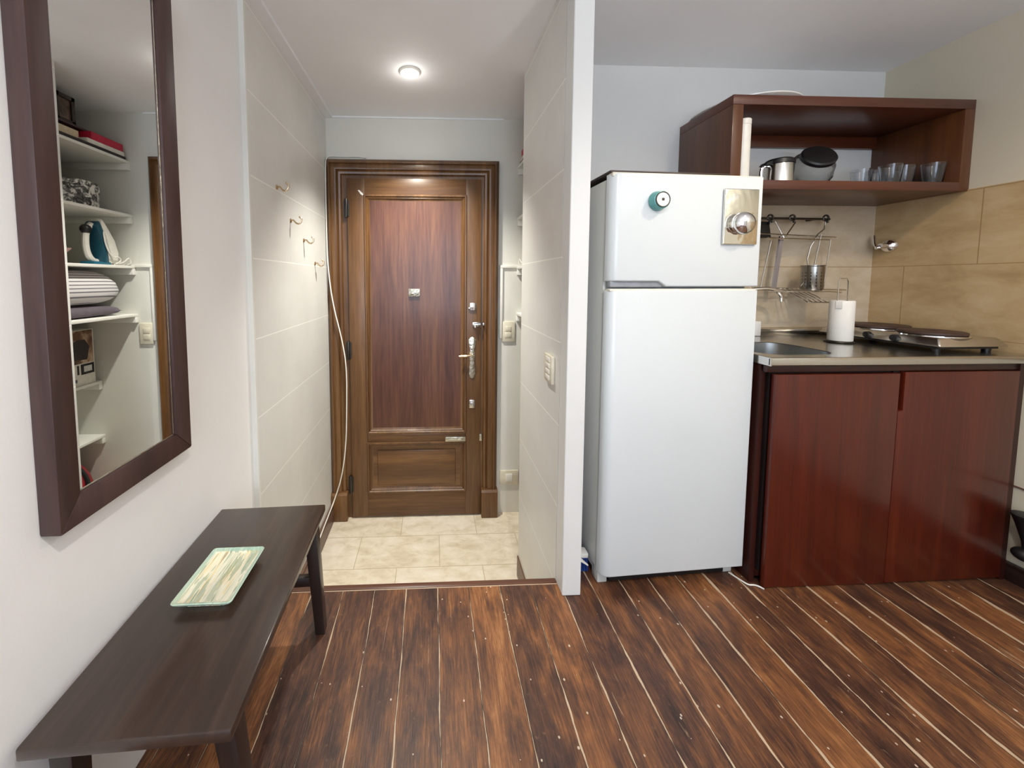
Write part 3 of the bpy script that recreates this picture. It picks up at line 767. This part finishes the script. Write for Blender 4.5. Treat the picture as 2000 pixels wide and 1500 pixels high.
# faucet on the back wall
t = thing('faucet', 'chrome wall faucet with a curved spout above the sink', 'faucet', (1.56, YK - 0.006, 1.10))
B().tube([(1.55, YK - 0.006, 1.150), (1.56, 1.78, 1.150), (1.60, 1.76, 1.165), (1.665, 1.755, 1.170), (1.715, 1.755, 1.160), (1.738, 1.755, 1.135), (1.740, 1.755, 1.105)], 0.010, 12, smooth=2).obj('spout', M['chrome'], t)
B().lathe([(0.028, 0.0), (0.028, 0.006), (0.016, 0.012), (0.016, 0.03)], (1.55, YK - 0.006, 1.150), 20, axis='Y').obj('rosette', M['chrome'], t)
B().lathe([(0.022, 0.0), (0.022, 0.03), (0.010, 0.045)], (1.50, YK - 0.006, 1.10), 16, axis='Y').box(1.485, 1.515, YK - 0.06, YK - 0.045, 1.095, 1.105, 0.003).obj('tap_knob', M['chrome'], t)
# small white soap block on the sink's back edge
B().box(1.665, 1.700, 1.812, 1.838, 0.9205, 0.998, 0.005).solo('soap_bottle', M['white_dish'], 'small white block standing behind the sink next to the refrigerator', 'bottle')

# paper towel
px, py = 1.905, 1.625
t = thing('paper_towel_holder', 'wire paper towel holder with a tall loop handle on the worktop', 'holder', (px, py, 0.92))
B().lathe([(0.050, 0.9205), (0.053, 0.924), (0.050, 0.928), (0.044, 0.926)], (px, py, 0), 32).obj('base', M['dark_metal'], t)
B().tube([(px - 0.020, py, 0.926), (px - 0.020, py, 1.205), (px - 0.012, py, 1.218), (px + 0.020, py, 1.218), (px + 0.028, py, 1.205), (px + 0.028, py, 0.926)], 0.0028, 8).obj('loop_handle', M['wire'], t)
b = B(); b.lathe([(0.030, 0.929), (0.0425, 0.929), (0.0435, 0.932), (0.0430, 1.112), (0.041, 1.116), (0.030, 1.116), (0.030, 0.929)], (px + 0.004, py, 0), 40, cap=False)
b.prism([(px - 0.0375, py - 0.010), (px - 0.030, py - 0.0305), (px - 0.0325, py - 0.0325), (px - 0.0405, py - 0.012)], 2, 1.080, 1.114, 0.0006)
b.solo('paper_towel_roll', M['paper'], 'white paper towel roll standing on the wire holder', 'paper towel')

# hotplate
t = thing('hotplate', 'chrome electric hotplate with two burners on the worktop by the tiled wall', 'hotplate', (2.13, 1.62, 0.92))
hx0_, hx1_, hy0_, hy1_ = 2.008, 2.306, 1.352, 1.815
B().hexa([(hx0_, hy0_, 0.944), (hx1_, hy0_, 0.944), (hx1_, hy1_, 0.944), (hx0_, hy1_, 0.944)], [(hx0_ + 0.022, hy0_ + 0.022, 0.978), (hx1_ - 0.022, hy0_ + 0.022, 0.978), (hx1_ - 0.022, hy1_ - 0.022, 0.978), (hx0_ + 0.022, hy1_ - 0.022, 0.978)], 0.006).obj('body', M['steel'], t)
B().box(hx0_ + 0.02, hx1_ - 0.02, hy0_ + 0.02, hy1_ - 0.02, 0.934, 0.946).obj('underside', M['black'], t)
for cx, cy, r in ((2.172, 1.690, 0.108), (2.128, 1.464, 0.096)):
    rg = B().lathe([(r + 0.006, 0.977), (r + 0.006, 0.982), (r - 0.004, 0.984)], (cx, cy, 0), 40).obj('burner_ring', M['chrome'], t)
    B().lathe([(r - 0.006, 0.983), (r - 0.002, 0.986), (r - 0.002, 0.994), (r - 0.008, 0.997), (0.020, 0.996), (0.016, 0.994)], (cx, cy, 0), 40).obj('burner_plate', M['cast_iron'], rg)
for cy in (1.60, 1.50):
    B().lathe([(0.015, 0.0), (0.014, 0.014), (0.010, 0.016)], (hx0_ + 0.010, cy, 0.960), 16, axis='X', rot=Matrix.Rotation(PI, 3, 'Z')).obj('knob', M['black'], t)
for fx, fy in ((hx0_ + 0.04, hy0_ + 0.04), (hx1_ - 0.04, hy0_ + 0.04), (hx0_ + 0.04, hy1_ - 0.04), (hx1_ - 0.04, hy1_ - 0.04)):
    B().lathe([(0.012, 0.9202), (0.014, 0.936)], (fx, fy, 0), 12).obj('foot', M['black'], t)

# ---------------------------------------------------------------- rail, rack and what hangs there
t = thing('utensil_rail', 'dark metal rail with small rings on the wall under the shelf unit', 'rail', (1.80, YK - 0.006, 1.50))
yr = 1.80
B().tube([(1.55, yr, 1.522), (2.015, yr, 1.519)], 0.006, 10).obj('bar', M['dark_metal'], t)
for x in (1.70, 1.815, 1.992):
    B().tube([(x + 0.014 * math.cos(a), yr - 0.004, 1.524 + 0.014 * math.sin(a)) for a in [2 * PI * k / 14 for k in range(14)]], 0.0045, 8, closed=True).tube([(x + 0.012, yr, 1.518), (x + 0.014, yr, 1.500)], 0.005, 8).obj('ring', M['dark_metal'], t)
for x in (1.60, 1.95):
    B().tube([(x, yr, 1.520), (x, YK - 0.006, 1.520)], 0.005, 8).obj('wall_bracket', M['dark_metal'], t)
t = thing('dish_rack', 'chrome wire dish rack hanging from the rail above the sink', 'rack', (1.85, YK - 0.006, 1.10))
wr = 0.0032
B().tube([(1.62, 1.76, 1.440), (2.09, 1.83, 1.432)], wr, 8).obj('upper_wire', M['wire'], t)
B().tube([(1.62, 1.72, 1.414), (2.03, 1.80, 1.414)], wr, 8).obj('upper_wire', M['wire'], t)
B().tube([(1.62, 1.80, 1.172), (2.14, 1.81, 1.160)], 0.004, 8).obj('lower_wire', M['wire'], t)
B().tube([(1.62, 1.70, 1.155), (1.93, 1.70, 1.155), (2.01, 1.72, 1.150)], wr, 8).obj('lower_wire', M['wire'], t)
for x0, x1, z1 in ((1.700, 1.665, 1.41), (1.960, 1.925, 1.44), (2.012, 2.000, 1.416)):
    B().tube([(x0, 1.785, z1), (x1, 1.795, 1.165)], wr, 8).obj('upright', M['wire'], t)
B().tube([(1.720, 1.79, 1.505), (1.755, 1.785, 1.44), (1.762, 1.78, 1.42)], wr, 8).tube([(1.826, 1.79, 1.500), (1.775, 1.785, 1.43)], wr, 8).obj('hanger', M['wire'], t)
B().hexa([(1.718, 1.782, 1.165), (1.738, 1.782, 1.165), (1.738, 1.790, 1.165), (1.718, 1.790, 1.165)], [(1.744, 1.782, 1.43), (1.764, 1.782, 1.43), (1.764, 1.790, 1.43), (1.744, 1.790, 1.43)]).obj('flat_bar', metal('bluish_steel', (0.50, 0.54, 0.70, 1), 0.2), t)
for k in range(5):
    x = 1.785 + k * 0.024
    B().tube([(x, 1.80, 1.165), (x + 0.006, 1.72, 1.130), (x + 0.012, 1.68, 1.105)], wr, 6).obj('plate_wire', M['wire'], t)
B().tube([(1.80, 1.685, 1.106), (1.915, 1.68, 1.102), (1.955, 1.70, 1.108)], wr, 6, smooth=1).obj('front_wire', M['wire'], t)
# perforated cup
s = N('perforated_steel'); o = s.xyz()
ang = s.math('ARCTAN2', o['Y'], o['X'])
u_ = s.math('SUBTRACT', s.math('FRACT', s.math('MULTIPLY', ang, 2.2)), 0.5); v_ = s.math('SUBTRACT', s.math('FRACT', s.math('MULTIPLY', o['Z'], 62.0)), 0.5)
dd = s.math('ADD', s.math('POWER', s.math('MULTIPLY', u_, 3.2), 2.0), s.math('POWER', s.math('MULTIPLY', v_, 1.3), 2.0))
hm = s.math('MULTIPLY', s.math('LESS_THAN', dd, 0.12), s.math('MULTIPLY', s.math('GREATER_THAN', o['Z'], 0.018), s.math('LESS_THAN', o['Z'], 0.09)))
s.set(color=s.mix(hm, (150, 148, 142), (18, 16, 14)), metal=s.math('SUBTRACT', 1.0, hm), rough=0.22); M['perf'] = s.m
t = thing('cutlery_cup', 'round perforated steel cutlery cup hanging in the wire rack', 'cutlery holder', (1.868, 1.730, 1.158))
B().lathe([(0.020, 0.0), (0.038, 0.002), (0.043, 0.010), (0.043, 0.118), (0.046, 0.122), (0.046, 0.125), (0.041, 0.125), (0.040, 0.010), (0.02, 0.006)], (0, 0, 0), 36).obj('cup', M['perf'], t, local=True)
B().tube([(0.02, 0.042, 0.12), (0.03, 0.058, 0.16), (0.045, 0.060, 0.22), (0.085, 0.064, 0.285), (0.118, 0.066, 0.310), (0.124, 0.068, 0.345)], 0.003, 8).obj('hanger', M['wire'], t, local=True)
# black flat tool hanging by the fridge
b = B(); b.prism([(1.575, 1.425), (1.720, 1.425), (1.705, 1.505), (1.575, 1.512)], 1, 1.806, 1.818, 0.002); b.tube([(1.70, 1.802, 1.49), (1.702, 1.802, 1.512)], 0.004, 6)
b.solo('hanging_scoop', M['black'], 'black flat tool hanging at the rail beside the refrigerator', 'kitchen tool')
# wall valve
t = thing('wall_valve', 'chrome stop valve with a lever on the tiled wall in the kitchen corner', 'valve', (XR - 0.006, 1.80, 1.36))
b = B(); b.lathe([(0.034, 0.0), (0.034, 0.006), (0.026, 0.018), (0.014, 0.024), (0.012, 0.05)], (XR - 0.006, 1.785, 1.385), 24, axis='X', rot=Matrix.Rotation(PI, 3, 'Z')); b.obj('rosette', M['chrome'], t)
B().tube([(XR - 0.05, 1.785, 1.383), (XR - 0.058, 1.800, 1.378), (XR - 0.050, 1.815, 1.40), (XR - 0.042, 1.825, 1.440)], 0.007, 8).ball((XR - 0.058, 1.795, 1.376), 0.010, 12).obj('lever', M['chrome'], t)

# ---------------------------------------------------------------- wall shelf unit
SX0, SX1, SY0, SZ0, SZ1 = 1.256, XR - 0.001, 1.5256, 1.597, 1.983
t = thing('wall_shelf_unit', 'open mahogany box shelf unit hung high on the kitchen wall', 'shelf unit', ((SX0 + SX1) / 2, YK - 0.17, SZ0))
B().box(SX0, SX1, SY0, YK - 0.001, SZ1 - 0.040, SZ1, 0.002).obj('top_board', M['shelf_wood'], t)
B().box(SX0 + 0.046, SX1 - 0.046, SY0, YK - 0.001, SZ0, SZ0 + 0.038, 0.002).obj('bottom_board', M['shelf_wood'], t)
B().box(SX0, SX0 + 0.046, SY0, YK - 0.001, SZ0, SZ1 - 0.040, 0.002).obj('side_board', M['shelf_side'], t)
B().box(SX1 - 0.046, SX1, SY0, YK - 0.001, SZ0, SZ1 - 0.040, 0.002).obj('side_board', M['shelf_side'], t)
B().box(SX0 + 0.046, SX1 - 0.046, YK - 0.022, YK - 0.001, 1.885, SZ1 - 0.040, 0.001).obj('back_rail', M['shelf_wood'], t)
ZF = SZ0 + 0.038
b = B(); b.lathe([(0.13, SZ1 + 0.0005), (0.19, SZ1 + 0.004), (0.214, SZ1 + 0.014), (0.215, SZ1 + 0.018), (0.19, SZ1 + 0.010), (0.05, SZ1 + 0.006)], (1.475, 1.738, 0), 48)
tr = b.bm
b.solo('serving_platter', M['white_dish'], 'large round white platter lying on top of the shelf unit', 'platter')
b = B(); b.lathe([(0.028, ZF), (0.0285, ZF + 0.002), (0.0285, ZF + 0.232), (0.0275, ZF + 0.233), (0.0275, ZF + 0.236), (0.029, ZF + 0.237), (0.029, ZF + 0.258), (0.027, ZF + 0.260)], (1.336, 1.565, 0), 28)
b.solo('tall_canister', M['white_plastic'], 'tall narrow white cylindrical canister at the left end of the shelf', 'canister')
# steel jug
t = thing('steel_jug', 'small steel jug with a black lid on the shelf beside the glass jar', 'jug', (1.60, 1.66, ZF))
B().lathe([(0.054, 0), (0.056, 0.003), (0.053, 0.10), (0.052, 0.104)], (0, 0, 0), 36).obj('jug_body', M['steel'], t, local=True)
B().lathe([(0.052, 0.102), (0.056, 0.105), (0.054, 0.122), (0.046, 0.128), (0.01, 0.130)], (0, 0, 0), 32).hexa([(-0.085, -0.02, 0.098), (-0.045, -0.02, 0.098), (-0.045, 0.02, 0.098), (-0.085, 0.02, 0.098)], [(-0.072, -0.02, 0.112), (-0.03, -0.02, 0.126), (-0.03, 0.02, 0.126), (-0.072, 0.02, 0.112)], 0.004).obj('lid', M['black'], t, local=True)
B().tube([(-0.05, 0, 0.098), (-0.078, 0, 0.100), (-0.088, 0, 0.075), (-0.084, 0, 0.03), (-0.055, 0, 0.012)], 0.007, 8, smooth=2).obj('handle', M['chrome'], t, local=True)
# glass jar leaning open
t = thing('glass_jar', 'clear glass storage jar with a tilted round black lid on the shelf', 'jar', (1.782, 1.70, ZF))
ax = Vector((-0.251, -0.774, 0.58)).normalized(); jr = Vector((0, 0, 1)).rotation_difference(ax).to_matrix()
B().lathe([(0.050, -0.080), (0.074, -0.066), (0.088, -0.030), (0.090, 0.005), (0.078, 0.050), (0.060, 0.074), (0.060, 0.086), (0.056, 0.086), (0.056, 0.074), (0.073, 0.049), (0.085, 0.005), (0.083, -0.028), (0.070, -0.060), (0.047, -0.074)], (0, 0, 0.0905), 44, rot=jr).obj('jar_body', M['jar_glass'], t, local=True)
B().lathe([(0.062, 0.070), (0.066, 0.072), (0.066, 0.086), (0.060, 0.092), (0.01, 0.093)], (0, 0, 0.0905), 40, rot=jr).obj('lid', M['black'], t, local=True)
sc = B()
def jp(ang, tt):
    r = 0.0915 if tt > -0.04 else 0.088
    return jr @ Vector((r * math.cos(ang), r * math.sin(ang), tt)) + Vector((0, 0, 0.0905))


for k in range(7):
    a0 = math.radians(-78 + k * 8.5); zz = -0.006 + 0.003 * (k % 2); P = lambda da, dz: jp(a0 + da, zz + dz)
    sc.tube([P(-0.04, -0.006), P(-0.02, 0.008), P(0.02, -0.004 + 0.002 * (k % 3)), P(0.04, 0.006)], 0.0011, 5)
sc.tube([jp(math.radians(-80 + 7 * k), -0.022) for k in range(9)], 0.0016, 5)
sc.obj('lettering', M['black'], t, local=True)
# drinking glasses
gl = [(2.035, 1.690, 1.0, 'clear drinking glass at the left end of the six, in the shelf corner'), (2.120, 1.700, 1.0, 'clear drinking glass second from left, at the back of the shelf'),
      (2.080, 1.612, 1.05, 'clear drinking glass third from left, near the shelf edge'), (2.162, 1.628, 1.05, 'clear drinking glass fourth from left, near the shelf edge'),
      (2.205, 1.690, 1.0, 'clear drinking glass fifth from left, behind the rightmost pair'), (2.245, 1.585, 1.06, 'clear drinking glass at the right end beside the shelf side')]
g0 = None
for x, y, sc_, lab in gl:
    if g0 is None:
        b = B(); b.lathe([(0.001, 0.0), (0.028, 0.0), (0.030, 0.003), (0.039, 0.095), (0.0375, 0.0955), (0.0285, 0.010), (0.001, 0.009)], (x, y, ZF), 32)
        g0 = b.solo('drinking_glass', M['glass'], lab, 'glass', 'drinking glasses on the kitchen shelf')
    else:
        c = g0.copy(); COL.objects.link(c); c.location = (x, y, ZF); c['label'] = lab

# ---------------------------------------------------------------- between pier and fridge
t = thing('hand_brush', 'blue-bristled hand brush with a white head behind the post', 'brush', (0.610, 1.455, 0.0))
b = B()
for k in range(5):
    for j in range(3):
        x, y = 0.600 + k * 0.009, 1.425 + j * 0.012
        b.tube([(x - 0.002 * (2 - k) * 1.2, y, 0.004), (x, y, 0.062)], 0.006, 6)
b.obj('bristles', M['blue_plastic'], t)
B().box(0.592, 0.644, 1.418, 1.460, 0.060, 0.082, 0.006).box(0.600, 0.614, 1.434, 1.446, 0.08, 0.30, 0.004).obj('brush_head', M['white_plastic'], t)
b = B(); b.hexa([(0.572, 1.392, 0.0), (0.586, 1.392, 0.0), (0.586, 1.402, 0.0), (0.572, 1.402, 0.0)], [(0.572, 1.396, 0.11), (0.600, 1.396, 0.085), (0.600, 1.404, 0.085), (0.572, 1.404, 0.11)], 0.002); b.hexa([(0.598, 1.396, 0.068), (0.632, 1.396, 0.046), (0.632, 1.402, 0.046), (0.598, 1.402, 0.068)], [(0.596, 1.396, 0.086), (0.634, 1.396, 0.050), (0.634, 1.402, 0.050), (0.596, 1.402, 0.086)])
b.solo('dustpan', M['white_plastic'], 'white plastic dustpan edge peeking out behind the post by the brush', 'dustpan')

B().tube([(1.222, 1.39, 0.004), (1.236, 1.355, 0.004), (1.250, 1.325, 0.004), (1.272, 1.326, 0.004), (1.286, 1.318, 0.004), (1.294, 1.304, 0.004)], 0.003, 8, smooth=2).solo('floor_cord', M['white_plastic'], 'short white cord on the floor between the refrigerator and the red cabinet', 'cable')
# dark object at the right edge of the picture
t = thing('wall_bracket', 'black flared bracket above a round knob low on the right wall', 'bracket', (XR - 0.03, 1.27, 0.12))
B().lathe([(0.010, 0.0), (0.013, 0.03), (0.030, 0.095), (0.040, 0.125), (0.042, 0.135), (0.036, 0.136)], (XR - 0.045, 1.255, 0.170), 24).obj('flared_cup', M['black'], t)
B().ball((XR - 0.045, 1.255, 0.150), 0.034, 20, (1, 1, 0.75)).obj('knob', M['black'], t)
B().box(XR - 0.03, XR, 1.235, 1.275, 0.14, 0.26, 0.004).obj('wall_plate', M['black'], t)

# ---------------------------------------------------------------- niche shelves seen in the mirror
shelf_lab = {2.0: 'topmost white shelf in the niche, holding a red box', 1.648: 'white niche shelf holding the black and white hatbox', 1.306: 'white niche shelf holding the steam iron',
             0.980: 'white niche shelf holding the striped pillow', 0.520: 'short white niche shelf holding the appliance carton', 0.140: 'lowest white niche shelf above the red and black bag'}
for k, (z, lab) in enumerate(shelf_lab.items()):
    x0 = 0.597 if z > 0.9 else 0.862
    t = thing('niche_shelf', lab, 'shelf', ((x0 + XN) / 2, (YPB + YF) / 2, z - 0.02), group='white shelves in the hall niche')
    B().box(x0, XN - 0.001, YPB + 0.001, YF - 0.001, z - 0.018, z, 0.002).obj('board', M['trim_white'], t)
    B().box(x0 + 0.002, XN - 0.001, YF - 0.026, YF - 0.001, z - 0.060, z - 0.018, 0.002).obj('batten', M['trim_white'], t)
# top shelf
z = 2.0
B().box(0.608, 0.95, 2.10, 2.565, z, z + 0.022, 0.002).solo('book', plain('dark_cover', (40, 34, 34), 0.6), 'dark flat folder lying at the bottom of the stack on the topmost niche shelf', 'book')
B().box(0.612, 0.95, 2.30, 2.560, z + 0.0225, z + 0.050, 0.002).solo('book', plain('pale_cover', (214, 210, 200), 0.6), 'white book lying directly under the red box in the niche', 'book')
B().box(0.615, 0.92, 2.33, 2.556, z + 0.0505, z + 0.098, 0.003).solo('box', plain('crimson_card', (176, 22, 56), 0.45), 'crimson box lying on the white book on the topmost niche shelf', 'box')
B().box(0.650, 0.92, 2.12, 2.29, z + 0.0225, z + 0.080, 0.003).solo('box', plain('cream_card', (206, 190, 160), 0.6), 'cream box lying left of the crimson box on the topmost niche shelf', 'box')
B().box(0.655, 0.90, 2.13, 2.52, z + 0.0985, z + 0.112, 0.002).solo('magazine', plain('dark_magazine', (54, 30, 34), 0.5), 'dark magazine lying on top of the crimson box', 'magazine')
t = thing('picture_frame', 'dark wooden two-opening picture frame standing on the stack in the niche', 'picture frame', (0.69, 2.21, z + 0.113))
b = B()
zf = z + 0.113
b.box(0.68, 0.70, 2.10, 2.31, zf, zf + 0.022).box(0.68, 0.70, 2.10, 2.31, zf + 0.135, zf + 0.158)
for y in (2.10, 2.196, 2.29): b.box(0.68, 0.70, y, y + 0.02, zf, zf + 0.158)
b.obj('moulding', M['dark_board'], t)
for y in (2.12, 2.216): B().box(0.690, 0.698, y, y + 0.076, zf + 0.02, zf + 0.136).obj('photo', plain('dim_photo', (74, 58, 48), 0.4, var=0.6), t)
# hatbox shelf
z = 1.648
s = N('toile_paper'); f = s.noise(s.map((26, 26, 26)), 1.0, 6, 0.72, 0.8)
s.set(color=s.ramp(f, [(0.40, (40, 40, 42)), (0.50, (120, 120, 118)), (0.54, (228, 228, 222))]), rough=0.6); M['toile'] = s.m
t = thing('hatbox', 'round black and white patterned hatbox on the second niche shelf', 'box', (0.80, 2.34, z))
B().lathe([(0.150, 0), (0.153, 0.003), (0.153, 0.118)], (0, 0, 0), 48).obj('box_body', M['toile'], t, local=True)
B().lathe([(0.157, 0.105), (0.157, 0.152), (0.153, 0.156), (0.01, 0.157)], (0, 0, 0), 48).obj('lid', M['toile'], t, local=True)
t = thing('word_sign', 'small white box with dark lettering behind the patterned hatbox', 'box', (0.72, 2.13, z))
B().box(0.66, 0.76, 2.025, 2.180, z, z + 0.245, 0.003).obj('carton', plain('sign_card', (214, 212, 204), 0.6), t)
cu = bpy.data.curves.new('lettering', 'FONT'); cu.body = 'Living'; cu.size = 0.055; cu.extrude = 0.0008; cu.align_x = 'CENTER'
to = bpy.data.objects.new('lettering_tmp', cu); COL.objects.link(to)
dg = bpy.context.evaluated_depsgraph_get(); me = bpy.data.meshes.new_from_object(to.evaluated_get(dg)); bpy.data.objects.remove(to)
me.transform(Matrix.Translation((0.659 - 0.72, 2.108 - 2.13, 0.165)) @ Matrix.Rotation(-PI / 2, 4, 'Z') @ Matrix.Rotation(PI / 2, 4, 'X'))
me.materials.clear(); me.materials.append(M['black']); lo = bpy.data.objects.new('lettering', me); COL.objects.link(lo); lo.parent = t
# iron shelf
z = 1.306
t = thing('steam_iron', 'white and dark teal steam iron standing on its heel on the niche shelf', 'iron', (0.70, 2.44, z))
iron_side = [(2.520, z + 0.012), (2.530, z + 0.080), (2.505, z + 0.160), (2.455, z + 0.240), (2.420, z + 0.288), (2.400, z + 0.285), (2.415, z + 0.225), (2.440, z + 0.120), (2.450, z + 0.012)]
B().prism(iron_side, 0, 0.655, 0.735, 0.010).obj('soleplate_shell', M['white_plastic'], t)
body = [(2.450, z + 0.010), (2.442, z + 0.120), (2.418, z + 0.220), (2.395, z + 0.270), (2.372, z + 0.235), (2.400, z + 0.160), (2.410, z + 0.080), (2.404, z + 0.010)]
B().prism(body, 0, 0.650, 0.740, 0.010).obj('tank', plain('dark_teal_plastic', (22, 74, 92), 0.3), t)
B().tube([(0.695, 2.385, z + 0.250), (0.695, 2.350, z + 0.215), (0.695, 2.338, z + 0.140), (0.695, 2.345, z + 0.070), (0.695, 2.375, z + 0.025), (0.695, 2.415, z + 0.020)], 0.017, 10, smooth=2).obj('handle', M['white_plastic'], t)
B().ball((0.695, 2.345, z + 0.215), 0.030, 14, (1, 0.9, 1)).obj('grip_top', M['black'], t)
B().box(0.652, 0.738, 2.340, 2.460, z + 0.0005, z + 0.020, 0.005).obj('heel', plain('teal_heel', (24, 96, 120), 0.4), t)
B().tube([(0.648, 2.47, z + 0.03), (0.640, 2.44, z + 0.10), (0.640, 2.425, z + 0.18), (0.645, 2.405, z + 0.22), (0.638, 2.41, z + 0.12), (0.635, 2.45, z + 0.045), (0.630, 2.49, z + 0.06), (0.635, 2.52, z + 0.03), (0.635, 2.47, z + 0.008)], 0.004, 8, smooth=2).obj('power_cord', M['white_plastic'], t)
B().tube([(0.66, 2.49, z + 0.005), (0.62, 2.52, z + 0.02), (0.605, 2.535, z + 0.050), (0.612, 2.555, z + 0.045), (0.608, 2.562, z + 0.012), (0.65, 2.555, z + 0.005)], 0.0045, 8, smooth=2).solo('plug_cord', M['white_plastic'], 'short curled white cord on the shelf end beside the steam iron', 'cable')
B().lathe([(0.02, 0), (0.024, 0.004), (0.012, 0.02), (0.012, 0.05), (0.045, 0.085), (0.046, 0.088)], (0.70, 2.19, z), 24).solo('pink_dish', plain('dusty_pink', (186, 150, 146), 0.5), 'dusty pink footed dish on the niche shelf beside the steam iron', 'dish')
# pillow shelf
z = 0.980
s = N('striped_ticking'); o = s.xyz(); f = s.math('FRACT', s.math('MULTIPLY', s.math('ADD', o['Z'], s.math('MULTIPLY', o['X'], 0.6)), 42.0))
s.set(color=s.mix(s.math('LESS_THAN', f, 0.32), (216, 214, 216), (120, 118, 126)), rough=0.85); M['ticking'] = s.m


def cushion(b, cx, cy, z0, hx, hy, h, nx=18):
    tb_ = bmesh.new(); top = []; bot = []
    for i in range(nx + 1):
        rt, rb = [], []
        for j in range(nx + 1):
            u, v = 2 * i / nx - 1, 2 * j / nx - 1
            k = (max(0, 1 - u ** 4) * max(0, 1 - v ** 4)) ** 0.45
            x, y = cx + u * hx * (1 - 0.06 * (1 - v * v) * 0), cy + v * hy
            rt.append(tb_.verts.new((x, y, z0 + h * 0.38 + h * 0.62 * k))); rb.append(tb_.verts.new((x, y, z0 + h * 0.38 * (1 - k))))
        top.append(rt); bot.append(rb)
    for i in range(nx):
        for j in range(nx):
            tb_.faces.new((top[i][j], top[i + 1][j], top[i + 1][j + 1], top[i][j + 1])); tb_.faces.new((bot[i][j], bot[i][j + 1], bot[i + 1][j + 1], bot[i + 1][j]))
    bmesh.ops.remove_doubles(tb_, verts=tb_.verts[:], dist=1e-4)
    ring_t = [top[0][j] for j in range(nx + 1)]
    def band(A, Bv):
        for q in range(len(A) - 1):
            vs = [A[q], A[q + 1], Bv[q + 1], Bv[q]]
            vs = [x_ for x_ in dict.fromkeys(vs) if x_.is_valid]
            if len(vs) > 2:
                try: tb_.faces.new(vs)
                except ValueError: pass
    if all(x_.is_valid for r in (top + bot) for x_ in r):
        band(top[0], bot[0]); band(top[-1], bot[-1]); band([r[0] for r in top], [r[0] for r in bot]); band([r[-1] for r in top], [r[-1] for r in bot])
    bmesh.ops.recalc_face_normals(tb_, faces=tb_.faces[:]); b._merge(tb_); return b


cushion(B(), 0.80, 2.275, z, 0.16, 0.245, 0.075).solo('folded_cloth', plain('grey_violet_cloth', (92, 84, 92), 0.9), 'folded dark grey cloth lying under the striped pillow', 'cloth', smooth=80)
cushion(B(), 0.80, 2.27, z + 0.0765, 0.17, 0.235, 0.215).solo('pillow', M['ticking'], 'white pillow with thin grey stripes lying in the niche', 'pillow', smooth=80)
# appliance carton
z = 0.520
t = thing('appliance_carton', 'printed white appliance carton with a picture, standing in the niche', 'box', (1.02, 2.39, z))
B().box(0.878, 1.16, 2.215, 2.556, z, z + 0.365, 0.003).obj('carton', plain('white_card', (222, 218, 210), 0.6), t)
s = N('kitchen_photo_print'); f = s.noise(s.map((9, 9, 6)), 1.0, 4, 0.6, 0.5)
s.set(color=s.ramp(f, [(0.34, (52, 38, 34)), (0.46, (122, 88, 66)), (0.56, (190, 164, 138)), (0.68, (214, 206, 192))]), rough=0.4)
B().box(0.8765, 0.8785, 2.222, 2.545, z + 0.145, z + 0.360).obj('printed_picture', s.m, t)
b = B(); b.prism([(2.37, z + 0.175), (2.50, z + 0.165), (2.52, z + 0.250), (2.49, z + 0.300), (2.44, z + 0.302), (2.40, z + 0.285), (2.365, z + 0.23)], 0, 0.8755, 0.8768); b.obj('printed_figure', plain('print_dark', (50, 44, 46), 0.5), t)
B().prism([(2.415, z + 0.300), (2.455, z + 0.300), (2.462, z + 0.345), (2.44, z + 0.360), (2.415, z + 0.348)], 0, 0.8755, 0.8768).obj('printed_head', plain('print_brown', (112, 70, 54), 0.5), t)
B().box(0.8750, 0.8790, 2.455, 2.545, z + 0.070, z + 0.138).box(0.8750, 0.879, 2.430, 2.440, z + 0.075, z + 0.135).obj('printed_oven', M['black'], t)
B().box(0.8740, 0.8755, 2.472, 2.528, z + 0.086, z + 0.124).obj('printed_window', plain('print_pale', (206, 206, 204), 0.4), t)
b = B()
for k in range(6): b.box(0.8768, 0.8785, 2.30 + k * 0.022, 2.315 + k * 0.022, z + 0.026, z + 0.040 + 0.006 * (k % 2))
b.obj('printed_letters', plain('print_grey', (84, 88, 100), 0.5), t)
# bag on the niche floor
t = thing('bag', 'red and black soft bag on the floor under the lowest niche shelf', 'bag', (0.98, 2.35, SZ))
B().ball((1.0, 2.36, SZ + 0.28), 0.26, 28, (0.68, 0.76, 1.08)).obj('bag_body', plain('red_nylon', (150, 34, 44), 0.6), t)
B().ball((0.93, 2.24, SZ + 0.27), 0.22, 24, (0.66, 0.62, 1.16)).obj('side_pocket', M['black'], t)
B().tube([(0.83, 2.30, SZ + 0.12), (0.80, 2.36, SZ + 0.28), (0.84, 2.42, SZ + 0.42), (0.93, 2.40, SZ + 0.54)], 0.014, 8, smooth=2).obj('strap', M['black'], t)
